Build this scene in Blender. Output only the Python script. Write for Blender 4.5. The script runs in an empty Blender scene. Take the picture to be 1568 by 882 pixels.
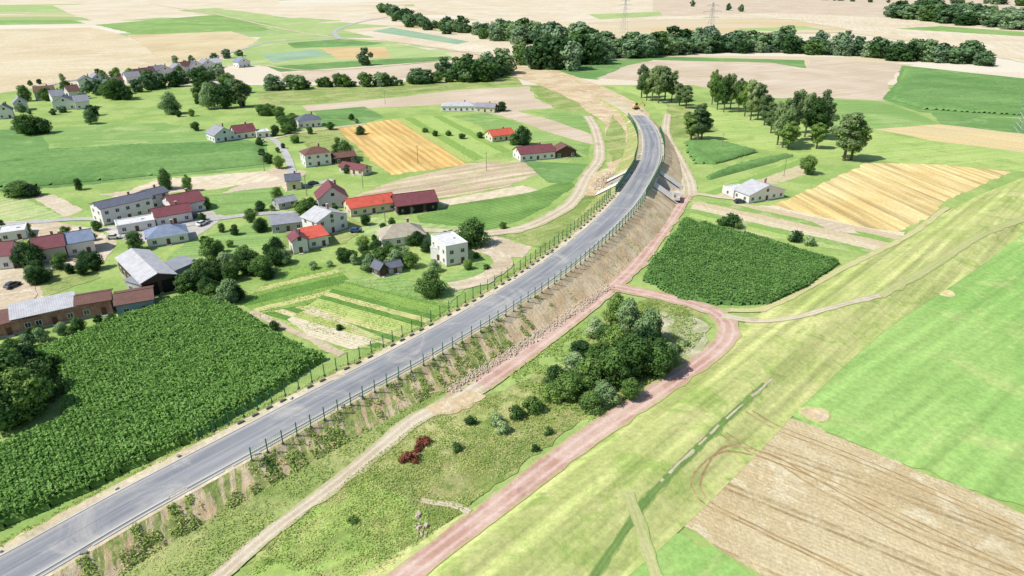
import bpy, math, random
import numpy as np
from mathutils import Vector, Matrix, noise as mnoise
random.seed(4); RNG=np.random.default_rng(7)
scene=bpy.context.scene
# ---------------------------------------------------------------- survey (site plan)
CAMH=80.0; F=1045.0; PITCH=math.radians(24.7)
cp,sp=math.cos(PITCH),math.sin(PITCH)
def G(px,py,z=0.0):
    """survey sighting -> site coordinates (metres) on level z"""
    a=(px-784)/F; b=(441-py)/F
    d=(a, cp+b*sp, -sp+b*cp)
    t=(z-CAMH)/d[2]
    return np.array([d[0]*t,d[1]*t])
def GP(pts,z=0.0): return np.array([G(x,y,z) for x,y in pts])
def C(r,g,b,k=1.26):
    f=lambda c:((c/255.0)/12.92 if c/255.0<=0.04045 else ((c/255.0+0.055)/1.055)**2.4)/k
    return (f(r),f(g),f(b),1.0)
def CF(r,g,b): return C(r,g,b,0.86)
# ---------------------------------------------------------------- node helpers
class NT:
    def __init__(s,name):
        s.m=bpy.data.materials.new(name); s.m.use_nodes=True
        s.t=s.m.node_tree; s.n=s.t.nodes; s.b=s.n['Principled BSDF']
        s.b.inputs['Roughness'].default_value=0.9
        s.b.inputs['Specular IOR Level'].default_value=0.15
    def add(s,typ,**kw):
        nd=s.n.new(typ)
        for k,v in kw.items(): setattr(nd,k,v)
        return nd
    def link(s,a,b): s.t.links.new(a,b)
    def val(s,sock,v):
        if isinstance(v,bpy.types.NodeSocket): s.link(v,sock)
        else: sock.default_value=v
    def math(s,op,a,b=0.0,c=None):
        nd=s.add('ShaderNodeMath',operation=op); s.val(nd.inputs[0],a); s.val(nd.inputs[1],b)
        if c is not None: s.val(nd.inputs[2],c)
        return nd.outputs[0]
    def pos(s): return s.add('ShaderNodeNewGeometry').outputs['Position']
    def noise(s,scale,detail=3,rough=0.6,vec=None,dist=0.0):
        nd=s.add('ShaderNodeTexNoise'); nd.inputs['Scale'].default_value=scale
        nd.inputs['Detail'].default_value=detail; nd.inputs['Roughness'].default_value=rough
        nd.inputs['Distortion'].default_value=dist
        s.link(vec if vec is not None else s.pos(),nd.inputs['Vector']); return nd.outputs['Fac']
    def smooth(s,v,a,b):
        nd=s.add('ShaderNodeMapRange'); nd.interpolation_type='SMOOTHSTEP'
        s.val(nd.inputs['Value'],v); nd.inputs['From Min'].default_value=a; nd.inputs['From Max'].default_value=b
        return nd.outputs['Result']
    def mix(s,f,a,b,blend='MIX'):
        nd=s.add('ShaderNodeMix',data_type='RGBA',blend_type=blend)
        s.val(nd.inputs['Factor'],f); s.val(nd.inputs[6],a); s.val(nd.inputs[7],b); return nd.outputs[2]
    def ramp(s,v,stops,interp='LINEAR'):
        nd=s.add('ShaderNodeValToRGB'); nd.color_ramp.interpolation=interp
        e=nd.color_ramp.elements
        while len(e)<len(stops): e.new(0.5)
        for i,(p,c) in enumerate(stops): e[i].position=p; e[i].color=c
        s.link(v,nd.inputs[0]); return nd.outputs[0]
    def axis(s,ang):
        """distance across rows that run in direction ang"""
        nd=s.add('ShaderNodeVectorMath',operation='DOT_PRODUCT'); s.link(s.pos(),nd.inputs[0])
        nd.inputs[1].default_value=(-math.sin(ang),math.cos(ang),0); return nd.outputs['Value']
    def bump(s,h,dist=0.2,st=0.6):
        nd=s.add('ShaderNodeBump'); nd.inputs['Distance'].default_value=dist; nd.inputs['Strength'].default_value=st
        s.link(h,nd.inputs['Height']); s.link(nd.outputs[0],s.b.inputs['Normal'])
    def fin(s,col,rough=None):
        s.val(s.b.inputs['Base Color'],col)
        if rough is not None: s.b.inputs['Roughness'].default_value=rough
        return s.m
def row_ang(p,q):
    a=G(*p);b=G(*q);return math.atan2(b[1]-a[1],b[0]-a[0])
def field_mat(name,c1,c2,ang=0.0,row=None,amp=0.25,big=0.025,fine=0.9,tram=None,tramc=None,patch=None,bumpd=0.25,streak=0.35):
    m=NT(name)
    n1=m.smooth(m.noise(big,4,0.6,dist=0.6),0.33,0.67)
    col=m.mix(n1,c1,c2)
    if patch is not None:
        pn=m.smooth(m.noise(big*2.7,5,0.68,dist=1.0),0.50,0.66); col=m.mix(m.math('MULTIPLY',pn,0.8),col,patch)
    u=m.axis(ang)
    comb=m.add('ShaderNodeCombineXYZ'); m.link(m.math('MULTIPLY',u,0.35),comb.inputs[0]); m.link(m.math('MULTIPLY',m.axis(ang+math.pi/2),0.012),comb.inputs[1])
    sn=m.noise(1.0,3,0.6,vec=comb.outputs[0])
    k=m.math('ADD',m.math('MULTIPLY',m.math('SUBTRACT',sn,0.5),streak*2),1.0)
    fn=m.noise(fine,4,0.75)
    k=m.math('MULTIPLY',k,m.math('ADD',m.math('MULTIPLY',m.math('SUBTRACT',fn,0.5),1.0),1.0))
    h=fn
    if row:
        uu=m.math('ADD',u,m.math('MULTIPLY',m.noise(0.05,2),row*0.8))
        sv=m.math('SINE',m.math('MULTIPLY',uu,2*math.pi/row))
        k=m.math('MULTIPLY',k,m.math('ADD',m.math('MULTIPLY',sv,amp),1.0))
    if tram:
        fr=m.math('FRACT',m.math('DIVIDE',m.math('ADD',u,m.math('MULTIPLY',m.noise(0.02,2),3.0)),tram))
        d1=m.math('ABSOLUTE',m.math('SUBTRACT',fr,0.45)); d2=m.math('ABSOLUTE',m.math('SUBTRACT',fr,0.55))
        dd=m.math('MINIMUM',d1,d2); w=0.35/tram
        tf=m.math('MULTIPLY',m.math('LESS_THAN',dd,w),m.smooth(m.noise(0.3,3),0.3,0.6))
        col=m.mix(m.math('MULTIPLY',tf,0.8),col,tramc or c2)
    g=m.add('ShaderNodeVectorMath',operation='SCALE'); m.link(col,g.inputs[0]); m.link(k,g.inputs['Scale'])
    m.bump(h,bumpd)
    return m.fin(g.outputs[0])
def strip_mat(name,ang,width,cols,var=0.3):
    m=NT(name)
    u=m.math('ADD',m.axis(ang),m.math('MULTIPLY',m.noise(0.15,2),width*0.5))
    cell=m.math('FLOOR',m.math('DIVIDE',u,width))
    wn=m.add('ShaderNodeTexWhiteNoise',noise_dimensions='1D'); m.link(cell,wn.inputs['W'])
    col=m.ramp(wn.outputs['Value'],[(i/len(cols),c) for i,c in enumerate(cols)],'CONSTANT')
    fn=m.noise(0.8,5,0.75)
    col=m.mix(m.math('MULTIPLY',m.smooth(m.noise(0.12,4),0.52,0.64),0.4),col,cols[0])
    sv=m.math('SINE',m.math('MULTIPLY',u,2*math.pi/0.9))
    k=m.math('ADD',m.math('MULTIPLY',m.math('SUBTRACT',fn,0.5),1.2),m.math('ADD',m.math('MULTIPLY',sv,0.12),1.0))
    g=m.add('ShaderNodeVectorMath',operation='SCALE'); m.link(col,g.inputs[0]); m.link(k,g.inputs['Scale'])
    m.bump(fn,0.3); return m.fin(g.outputs[0])
def plain(name,c,rough=0.8,var=0.25,scale=1.5,spec=0.2,metal=0.0):
    m=NT(name); n=m.noise(scale,4,0.7)
    n2=m.noise(scale*0.13,3,0.6)
    k=m.math('ADD',m.math('MULTIPLY',m.math('SUBTRACT',m.math('ADD',n,n2),1.0),var*2),1.0)
    g=m.add('ShaderNodeVectorMath',operation='SCALE'); g.inputs[0].default_value=c[:3]; m.link(k,g.inputs['Scale'])
    m.b.inputs['Specular IOR Level'].default_value=spec; m.b.inputs['Metallic'].default_value=metal
    return m.fin(g.outputs[0],rough)
def foliage_mat(name,c1,c2,c3,obj=True):
    m=NT(name)
    n=m.noise(0.35,3,0.6); w=m.noise(3.0,2,0.6)
    f=m.math('ADD',m.math('MULTIPLY',n,0.6),m.math('MULTIPLY',w,0.4))
    if obj:
        oi=m.add('ShaderNodeObjectInfo'); f=m.math('ADD',f,m.math('MULTIPLY',m.math('SUBTRACT',oi.outputs['Random'],0.5),0.34))
    col=m.ramp(f,[(0.3,c1),(0.52,c2),(0.72,c3)])
    m.b.inputs['Roughness'].default_value=0.75
    tr=m.add('ShaderNodeBsdfTranslucent'); m.link(col,tr.inputs['Color'])
    mx=m.add('ShaderNodeMixShader'); mx.inputs[0].default_value=0.25
    m.link(col,m.b.inputs['Base Color']); m.link(m.b.outputs[0],mx.inputs[1]); m.link(tr.outputs[0],mx.inputs[2])
    m.link(mx.outputs[0],m.n['Material Output'].inputs['Surface'])
    return m.m
# ---------------------------------------------------------------- mesh helpers
COL=scene.collection
def link(ob,parent=None):
    COL.objects.link(ob)
    if parent is not None: ob.parent=parent
    return ob
def np_mesh(name,V,Fq,mats,midx=None,smooth=False,uv=None):
    me=bpy.data.meshes.new(name); V=np.asarray(V,dtype=np.float32); Fq=np.asarray(Fq,dtype=np.int32)
    nf,k=Fq.shape
    me.vertices.add(len(V)); me.vertices.foreach_set('co',V.ravel())
    me.loops.add(nf*k); me.loops.foreach_set('vertex_index',Fq.ravel())
    me.polygons.add(nf); me.polygons.foreach_set('loop_start',np.arange(0,nf*k,k,dtype=np.int32))
    for mt in mats: me.materials.append(mt)
    if midx is not None: me.polygons.foreach_set('material_index',np.asarray(midx,dtype=np.int32))
    if smooth: me.polygons.foreach_set('use_smooth',np.ones(nf,dtype=bool))
    if uv is not None:
        l=me.uv_layers.new(name='UVMap'); l.data.foreach_set('uv',np.asarray(uv,dtype=np.float32)[Fq.ravel()].ravel())
    me.update(calc_edges=True); me.validate()
    return me
class MB:
    def __init__(s): s.v=[];s.f=[];s.m=[];s.mats=[]
    def mi(s,mat):
        if mat not in s.mats: s.mats.append(mat)
        return s.mats.index(mat)
    def face(s,pts,mat):
        i=len(s.v); s.v+= [tuple(p) for p in pts]; s.f.append(list(range(i,i+len(pts)))); s.m.append(s.mi(mat))
    def box(s,c,size,mat,yaw=0.0,taper=1.0,pitch=0.0):
        cx,cy,cz=c; sx,sy,sz=[q/2 for q in size]; i=len(s.v)
        R=Matrix.Rotation(yaw,3,'Z')@Matrix.Rotation(pitch,3,'Y')
        for z,t in((-sz,1),(sz,taper)):
            for x,y in((-sx,-sy),(sx,-sy),(sx,sy),(-sx,sy)):
                p=R@Vector((x*t,y*t,z)); s.v.append((cx+p.x,cy+p.y,cz+p.z))
        for q in((0,3,2,1),(4,5,6,7),(0,1,5,4),(1,2,6,5),(2,3,7,6),(3,0,4,7)):
            s.f.append([i+a for a in q]); s.m.append(s.mi(mat))
    def beam(s,a,b,w,mat,w2=None,n=4):
        a=Vector(a);b=Vector(b);d=b-a
        if d.length<1e-6:return
        q=d.to_track_quat('Z','Y'); w2=w if w2 is None else w2; i=len(s.v)
        for p,r in((a,w),(b,w2)):
            for k in range(n):
                t=2*math.pi*k/n; s.v.append(tuple(p+q@Vector((r*math.cos(t),r*math.sin(t),0))))
        for k in range(n): s.f.append([i+k,i+(k+1)%n,i+n+(k+1)%n,i+n+k]); s.m.append(s.mi(mat))
        s.f.append([i+n+k for k in range(n)]); s.m.append(s.mi(mat))
    def mesh(s,name):
        me=bpy.data.meshes.new(name); me.from_pydata(s.v,[],s.f)
        for mt in s.mats: me.materials.append(mt)
        me.polygons.foreach_set('material_index',s.m); me.update(); return me
    def obj(s,name,parent=None): return link(bpy.data.objects.new(name,s.mesh(name)),parent)
def empty(name,loc=(0,0,0),yaw=0):
    e=bpy.data.objects.new(name,None); e.empty_display_size=1; e.location=loc; e.rotation_euler=(0,0,yaw); return link(e)
def catmull(P,step=2.0):
    P=np.asarray(P,float); P=np.vstack([2*P[0]-P[1],P,2*P[-1]-P[-2]]); out=[]
    for i in range(1,len(P)-2):
        p0,p1,p2,p3=P[i-1:i+3]; n=max(2,int(np.linalg.norm(p2-p1)/step))
        for k in range(n):
            t=k/n; out.append(0.5*((2*p1)+(-p0+p2)*t+(2*p0-5*p1+4*p2-p3)*t*t+(-p0+3*p1-3*p2+p3)*t**3))
    out.append(P[-2]); return np.array(out)
def normals2(P):
    T=np.gradient(P[:,:2],axis=0); T/=np.linalg.norm(T,axis=1)[:,None]+1e-9
    return np.stack([T[:,1],-T[:,0]],1),T     # right-hand side
def inpoly(P,poly):
    x,y=P[:,0],P[:,1]; ins=np.zeros(len(P),bool); n=len(poly); j=n-1
    for i in range(n):
        xi,yi=poly[i];xj,yj=poly[j]
        c=((yi>y)!=(yj>y))&(x<(xj-xi)*(y-yi)/((yj-yi)+1e-12)+xi); ins^=c; j=i
    return ins
# levee -------------------------------------------------------------
LEV=catmull(GP([(560,1000),(700,905),(905,765),(1050,650),(1165,553),(1290,462),(1420,388),(1568,300),(1750,225)],2.0),1.2)
LH=2.2; LW=13.0
def lev(P):
    P=np.atleast_2d(P); d=np.full(len(P),1e9)
    for i in range(0,len(P),8000):
        q=P[i:i+8000]; d[i:i+8000]=np.sqrt(((q[:,None,:]-LEV[None])**2).sum(2)).min(1)
    t=np.clip((d-1.5)/(LW-1.5),0,1); return LH*(1-(t*t*(3-2*t)))
LAY=[0.0,0.010]
def nextz():
    LAY[0]+=LAY[1]; return LAY[0]
def poly_field(pts,mat,name='field',jit=0.5,px=True):
    P=GP(pts) if px else np.array(pts); out=[]
    n=len(P)
    for i in range(n):
        a,b=P[i],P[(i+1)%n]; L=np.linalg.norm(b-a); far=max(a[1],b[1]); k=int(min(90,max(1,L/(1.6 if far<350 else 10))))
        d=(b-a)/max(L,1e-6); nn=np.array([-d[1],d[0]])
        for q in range(k):
            p=a+(b-a)*q/k
            o=(mnoise.noise(Vector((p[0]*0.15,p[1]*0.15,3)))+0.6*mnoise.noise(Vector((p[0]*0.6,p[1]*0.6,9))))*jit*2
            out.append(p+nn*o)
    z=nextz(); me=bpy.data.meshes.new(name); me.from_pydata([(p[0],p[1],z) for p in out],[],[list(range(len(out)))])
    me.materials.append(mat); me.update()
    if me.polygons[0].normal.z<0: me.flip_normals()
    return link(bpy.data.objects.new(name,me))
def ribbon(pts,width,mat,name,jit=0.3,px=True,z=None,step=2.0):
    P=catmull(GP(pts) if px else pts,step); N,T=normals2(P); z=nextz() if z is None else z
    w=np.array(width if hasattr(width,'__len__') else [width,width],float)
    ww=np.interp(np.linspace(0,1,len(P)),np.linspace(0,1,len(w)),w)
    K=7; V=[];UV=[]; s=np.r_[0,np.cumsum(np.linalg.norm(np.diff(P,axis=0),axis=1))]
    for k in range(K):
        o=(k/(K-1)-0.5)*ww
        if k in(0,K-1): o=o+np.array([mnoise.noise(Vector((q*0.25,k*7.0,len(name))))*jit*2 for q in s])
        V.append(P+N*o[:,None]); UV.append(np.stack([s,np.full(len(s),k/(K-1))],1))
    V=np.stack(V,1).reshape(-1,2); UV=np.stack(UV,1).reshape(-1,2)
    Z=lev(V); Z=Z+np.clip(Z*0.3,0,0.03)+z
    V=np.c_[V,Z]; n=len(P)
    F=[(i*K+k,i*K+k+1,(i+1)*K+k+1,(i+1)*K+k) for i in range(n-1) for k in range(K-1)]
    me=np_mesh(name,V,np.array(F)[:,::-1],[mat],uv=UV)
    if me.polygons[0].normal.z<0: me.flip_normals()
    return link(bpy.data.objects.new(name,me))
def quads(cen,nor,size,asp=1.0):
    n=len(cen); r=RNG.normal(size=(n,3)); nor=nor/(np.linalg.norm(nor,axis=1)[:,None]+1e-9)
    t=np.cross(nor,r); t/=np.linalg.norm(t,axis=1)[:,None]+1e-9; b=np.cross(nor,t)
    s=np.asarray(size).reshape(-1,1)*np.ones((n,1))*0.5
    V=np.stack([cen-t*s-b*s*asp*.5,cen+t*s*.3-b*s*asp,cen+t*s+b*s*asp*.6,cen-t*s*.4+b*s*asp],1).reshape(-1,3)
    return V,np.arange(4*n).reshape(-1,4)
def scatter(poly,n,size,height,mat,name,px=True,clump=0.0,cs=0.12,zfun=None):
    P=GP(poly) if px else np.array(poly); lo,hi=P.min(0),P.max(0)
    pts=RNG.uniform(lo,hi,size=(int(n*2.6),2)); pts=pts[inpoly(pts,P)][:n*2]
    if clump is not None:
        q=np.array([mnoise.noise(Vector((p[0]*cs,p[1]*cs,1.3)))+0.5*mnoise.noise(Vector((p[0]*cs*3,p[1]*cs*3,5))) for p in pts])
        pts=pts[q>clump-0.35*RNG.random(len(pts))]
    pts=pts[:n]
    z=RNG.uniform(0.05,height,len(pts))+ (lev(pts)) + (zfun(pts) if zfun else 0)
    nor=RNG.normal(size=(len(pts),3))*0.5+np.array([0,0,0.95])
    V,Fq=quads(np.c_[pts,z],nor,RNG.uniform(0.5,1.3,len(pts))*size)
    return link(bpy.data.objects.new(name,np_mesh(name,V,Fq,[mat])))
def crop_block(pts,mat,ang,name,h=2.0,gu=0.55,gv=0.375,leaf=0,leafmat=None,rowamp=0.35,rn=0.16,lsz=(0.35,0.75)):
    P=GP(pts); ca,sa=math.cos(ang),math.sin(ang); c=P.mean(0)
    Q=P-c; L=np.stack([Q@np.array([ca,sa]),Q@np.array([-sa,ca])],1); lo=L.min(0)-1; hi=L.max(0)+1
    us=np.arange(lo[0],hi[0],gu); vs=np.arange(lo[1],hi[1],gv)
    U,Vv=np.meshgrid(us,vs,indexing='ij'); flat=np.stack([U.ravel(),Vv.ravel()],1)
    W=flat@np.array([[ca,sa],[-sa,ca]])+c
    wob=np.array([0.8*math.sin(p[0]*0.31+p[1]*0.17)+0.5*math.sin(p[0]*0.7-p[1]*0.53)+1.2*mnoise.noise(Vector((p[0]*.5,p[1]*.5,0))) for p in W])
    ins=inpoly(W+np.stack([wob,wob*0.6],1)*0.6,P).reshape(U.shape)
    def erode(a):
        b=np.zeros_like(a); b[1:-1,1:-1]=a[1:-1,1:-1]&a[2:,1:-1]&a[:-2,1:-1]&a[1:-1,2:]&a[1:-1,:-2]; return b
    inn=erode(ins); in2=erode(inn); in3=erode(in2)
    fac=np.where(in3,1.0,np.where(in2,0.85,0.55))
    row=np.where((np.arange(len(vs))%2)==0,rowamp,-rowamp)[None,:]
    lowf=np.array([mnoise.noise(Vector((p[0]*0.05,p[1]*0.05,2)))+0.6*mnoise.noise(Vector((p[0]*0.2,p[1]*0.2,7))) for p in W]).reshape(U.shape)
    Z=np.where(inn,(h+row+RNG.normal(0,rn,U.shape)+lowf*0.25*h)*fac,0.02)
    ix=np.arange(U.size).reshape(U.shape)
    ok=ins[:-1,:-1]&ins[1:,:-1]&ins[1:,1:]&ins[:-1,1:]
    Fq=np.stack([ix[:-1,:-1][ok],ix[1:,:-1][ok],ix[1:,1:][ok],ix[:-1,1:][ok]],1)
    V=np.c_[W,Z.ravel()]; used=np.unique(Fq); mp=np.zeros(len(V),int); mp[used]=np.arange(len(used))
    ob=link(bpy.data.objects.new(name,np_mesh(name,V[used],mp[Fq],[mat])))
    ob.location.z=0.12
    if leaf:
        cand=V[inn.ravel()&(np.tile(np.arange(len(vs))%2==0,len(us)))]
        pk=cand[RNG.integers(0,len(cand),leaf)]+RNG.normal(0,0.16,(leaf,3))+np.array([0,0,0.12])
        nor=RNG.normal(size=(leaf,3))*0.7+np.array([0,0,0.95])
        V2,F2=quads(pk,nor,RNG.uniform(lsz[0],lsz[1],leaf),0.45)
        o2=bpy.data.objects.new('leaves',np_mesh('leaves',V2,F2,[leafmat or mat])); link(o2,ob)
    return ob
# ---------------------------------------------------------------- materials
wheat=C(229,214,180); wheat2=C(217,198,160); straw=C(233,208,150); straw2=C(219,188,126)
dirt=C(218,203,176); sand=C(226,206,168); sand2=C(206,180,140); redd=C(220,190,172); redd2=C(198,156,138)
lime=C(178,202,116); lime2=C(192,208,130); grass=C(148,180,96); grass2=C(164,192,110)
M={}
M['wheat_far']=field_mat('wheat_far',wheat,wheat2,0.3,None,streak=0.3,big=0.008,fine=0.3,tram=26,patch=C(234,222,192))  # far wheat kept pale, haze put into the base colour
M['pale']=field_mat('pale_stubble',C(234,223,198),C(223,206,174),1.2,None,streak=0.35,big=0.01,fine=0.3,patch=C(228,212,178))
M['pink']=field_mat('ploughed_soil',C(223,206,182),C(209,190,162),0.5,3.0,0.06,streak=0.35,big=0.02)
M['green_a']=field_mat('green_crop',C(134,170,92),C(152,184,108),0.2,2.2,0.08,big=0.012,patch=C(178,198,126),streak=.45)
M['green_b']=field_mat('green_crop_light',C(166,192,118),C(184,202,136),0.9,4,0.08,big=0.012,patch=C(204,208,150),streak=.45)
M['green_c']=field_mat('beet_crop',C(108,150,82),C(128,166,96),-0.3,1.5,0.12,big=0.02,patch=C(150,180,112),streak=.4)
M['blue_g']=field_mat('cabbage_crop',C(150,182,150),C(168,194,160),0.9,3,0.1)
M['meadow']=field_mat('meadow_grass',C(150,192,104),C(168,202,116),row_ang((1200,600),(1500,420)),5.0,0.04,big=0.02,fine=0.7,patch=C(186,206,128),streak=0.4)
M['verge']=field_mat('verge_grass',C(146,168,92),C(184,190,124),0.7,None,big=0.06,fine=1.1,patch=C(122,150,74),streak=0.5,bumpd=0.5)
M['weeds']=field_mat('weedy_grass',C(148,164,88),C(198,196,134),0.7,None,big=0.09,fine=1.3,patch=C(118,146,70),streak=0.6,bumpd=0.7)
M['dirt']=field_mat('pale_dirt',dirt,C(204,185,154),0.4,None,big=0.05,fine=0.8,patch=C(233,222,198))
M['sand']=field_mat('sand_ground',sand,sand2,0.4,None,big=0.05,fine=0.6,patch=C(238,224,196),bumpd=0.5)
M['lev']=field_mat('levee_grass',C(182,194,116),C(208,208,140),row_ang((905,765),(1165,553)),3.5,0.06,big=0.05,fine=0.9,patch=C(158,182,96),streak=0.75)
a_st=row_ang((1230,262),(1400,345))
m=NT('countryside_ground')
mp=m.add('ShaderNodeMapping'); m.link(m.pos(),mp.inputs[0]); mp.inputs['Rotation'].default_value=(0,0,0.35); mp.inputs['Scale'].default_value=(0.0022,0.0075,0)
vo=m.add('ShaderNodeTexVoronoi'); m.link(mp.outputs[0],vo.inputs['Vector']); vo.inputs['Scale'].default_value=1.0; vo.inputs['Randomness'].default_value=0.8; vo.distance='CHEBYCHEV'
sepc=m.add('ShaderNodeSeparateColor'); m.link(vo.outputs['Color'],sepc.inputs[0])
pw=m.ramp(sepc.outputs[0],[(0,C(231,218,192)),(0.3,C(222,205,172)),(0.6,C(166,192,126)),(0.66,C(235,226,204)),(0.88,C(186,204,146)),(0.92,C(220,198,152))],'CONSTANT')  # pale far patchwork, distance haze put into its colours
loc=m.mix(m.smooth(m.noise(0.05,4),0.35,0.65),C(150,180,98),C(178,198,118))
sx=m.add('ShaderNodeSeparateXYZ'); m.link(m.pos(),sx.inputs[0])
col=m.mix(m.math('GREATER_THAN',sx.outputs[1],560),loc,pw)
fn=m.noise(0.6,5,0.7); k=m.math('ADD',m.math('MULTIPLY',m.math('SUBTRACT',fn,0.5),0.9),1.0)
g=m.add('ShaderNodeVectorMath',operation='SCALE'); m.link(col,g.inputs[0]); m.link(k,g.inputs['Scale']); m.bump(fn,0.3)
M['base']=m.fin(g.outputs[0])
mb=MB(); mb.face([(-9000,-600,0),(9000,-600,0),(9000,14000,0),(-9000,14000,0)],M['base']); mb.obj('ground')
def track_mat(name,c1,c2,cm,edge):
    m=NT(name); uvn=m.add('ShaderNodeUVMap'); s=m.add('ShaderNodeSeparateXYZ'); m.link(uvn.outputs[0],s.inputs[0])
    v=s.outputs[1]
    col=m.mix(m.smooth(m.noise(0.12,4,dist=1),0.35,0.65),c1,c2)
    d=m.math('MINIMUM',m.math('ABSOLUTE',m.math('SUBTRACT',v,0.3)),m.math('ABSOLUTE',m.math('SUBTRACT',v,0.7)))
    tr=m.smooth(m.math('ADD',d,m.math('MULTIPLY',m.noise(0.7,3),0.12)),0.20,0.06)
    col=m.mix(m.math('MULTIPLY',tr,0.55),col,cm)
    pd=m.smooth(m.noise(0.09,4,0.6,dist=0.8),0.60,0.68); col=m.mix(m.math('MULTIPLY',pd,0.35),col,c2,'MULTIPLY')
    e=m.math('ABSOLUTE',m.math('SUBTRACT',v,0.5)); ef=m.smooth(m.math('ADD',e,m.math('MULTIPLY',m.math('SUBTRACT',m.noise(0.9,4),0.5),0.5)),0.36,0.5)
    col=m.mix(m.math('MULTIPLY',ef,0.9),col,edge)
    fn=m.noise(1.5,5,0.75); k=m.math('ADD',m.math('MULTIPLY',m.math('SUBTRACT',fn,0.5),0.6),1.0)
    g=m.add('ShaderNodeVectorMath',operation='SCALE'); m.link(col,g.inputs[0]); m.link(k,g.inputs['Scale']); m.bump(fn,0.25)
    return m.fin(g.outputs[0])
M['redtrack']=track_mat('red_gravel_track',redd,redd2,C(236,213,200),C(190,190,128))
M['paletrack']=track_mat('pale_dirt_track',dirt,C(202,185,155),C(240,231,210),C(180,190,120))
# ---------------------------------------------------------------- fields, far to near
f=poly_field
f([(-300,-20),(420,-22),(430,12),(300,10),(-300,8)],M['pale'],'stubble_field',2)
f([(-200,10),(120,6),(200,12),(110,18),(-200,22)],M['green_b'],'green_field',2)
f([(-200,34),(110,30),(130,36),(-200,42)],M['green_a'],'green_field',2)
f([(80,8),(230,4),(330,12),(290,24),(150,34),(110,22)],M['pale'],'stubble_field',2)
f([(-200,48),(140,42),(185,52),(262,92),(170,112),(130,122),(60,134),(-200,170)],M['wheat_far'],'wheat_field',2)
f([(145,38),(335,22),(400,26),(432,42),(400,48),(215,54)],M['green_a'],'green_field',2)
f([(195,54),(355,48),(412,66),(330,86),(260,98)],field_mat('wheat_field_golden',C(226,209,168),C(210,190,148),1.5,None,big=0.01,tram=24),'wheat_field',2)
f([(270,16),(330,12),(450,28),(530,24),(520,32),(430,40),(340,24)],M['green_b'],'green_field',2)
f([(430,12),(620,8),(600,26),(530,32),(450,26),(340,14)],M['pale'],'stubble_field',2)
f([(395,40),(520,34),(600,40),(560,52),(480,56),(430,50)],M['green_b'],'green_field',2)
f([(410,50),(500,56),(600,64),(690,84),(690,92),(440,110),(405,100),(330,100),(370,78)],M['green_b'],'green_field',2)
f([(490,74),(590,72),(600,88),(520,92)],field_mat('golden_strip',C(226,200,150),C(214,186,132),0.3),'wheat_field',1)
f([(410,102),(600,90),(690,86),(695,92),(430,110)],M['green_c'],'green_field',1)
f([(440,66),(520,60),(590,66),(560,70),(450,74)],M['green_c'],'green_field',1)
f([(400,84),(480,76),(510,84),(420,96)],M['blue_g'],'cabbage_field',1)
f([(525,46),(600,40),(830,66),(820,84),(690,78),(590,62)],M['pale'],'stubble_field',2)
f([(600,42),(720,64),(700,68),(570,48)],M['blue_g'],'cabbage_field',1)
f([(430,112),(700,94),(720,108),(560,126),(440,124)],M['pink'],'ploughed_field',1)
f([(620,-8),(1000,-14),(1000,20),(900,34),(760,36),(640,14)],M['pale'],'stubble_field',2)
f([(1000,-16),(1900,-20),(1900,40),(1400,30),(1200,24),(1000,26)],M['pink'],'ploughed_field',2)
f([(860,38),(1020,30),(1210,30),(1380,60),(1568,96),(1900,120),(1900,40),(1380,28),(1180,20),(880,30)],M['pale'],'stubble_field',2)
f([(760,36),(880,34),(1000,46),(1040,66),(940,62),(820,52)],M['wheat_far'],'wheat_field',2)
f([(900,22),(1010,18),(1015,24),(920,30)],M['green_b'],'green_field',1)
f([(1370,44),(1568,56),(1700,66),(1700,58),(1440,40)],M['green_a'],'green_field',1)
f([(1130,44),(1230,40),(1260,46),(1160,52)],M['green_b'],'green_field',1)
f([(1040,52),(1300,50),(1500,80),(1568,92),(1568,86),(1340,48),(1240,46)],M['wheat_far'],'wheat_field',1)
# middle distance
LAY[0]=0.0; LAY[1]=0.004
f([(820,104),(900,96),(1000,86),(1230,92),(1235,104),(1000,92),(915,122),(870,118)],M['green_c'],'green_field',1)
f([(915,120),(960,100),(1000,92),(1180,96),(1235,105),(1240,90),(1400,99),(1372,112),(1360,130),(1366,155),(1270,150),(1150,150),(1060,130),(990,125)],M['pink'],'ploughed_field',1.5)
f([(1380,100),(1568,120),(1800,130),(1800,190),(1568,180),(1410,172),(1350,152),(1372,128)],M['green_c'],'maize_field',1)
f([(1130,150),(1260,152),(1355,156),(1420,180),(1440,190),(1330,198),(1240,190)],M['green_a'],'green_field',1)
f([(1425,172),(1568,182),(1800,190),(1800,224),(1568,204),(1440,190)],M['green_c'],'green_field',1)
f([(1340,198),(1440,190),(1568,206),(1800,226),(1800,265),(1568,238),(1430,216)],field_mat('stubble_strip',straw,C(222,204,158),row_ang((1340,200),(1560,230)),3,0.06),'stubble_field',1)
f([(930,130),(1040,140),(1060,160),(1240,190),(1420,214),(1800,264),(1800,300),(1568,262),(1330,246),(1240,240),(1060,215),(985,150)],field_mat('lime_pasture',C(172,198,112),C(190,208,126),0.3,None,big=0.03,patch=C(154,184,98)),'pasture',1)
f([(1020,160),(1060,162),(1100,200),(1060,212),(1030,210)],M['verge'],'verge_grass',1)
st=field_mat('harvested_rows',C(238,216,156),C(226,196,130),a_st,9.0,0.08,big=0.03,streak=1.0)
f([(1330,249),(1440,252),(1550,263),(1500,285),(1440,312),(1430,330),(1372,356),(1290,342),(1180,316)],st,'harvested_field',0.6)
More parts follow.
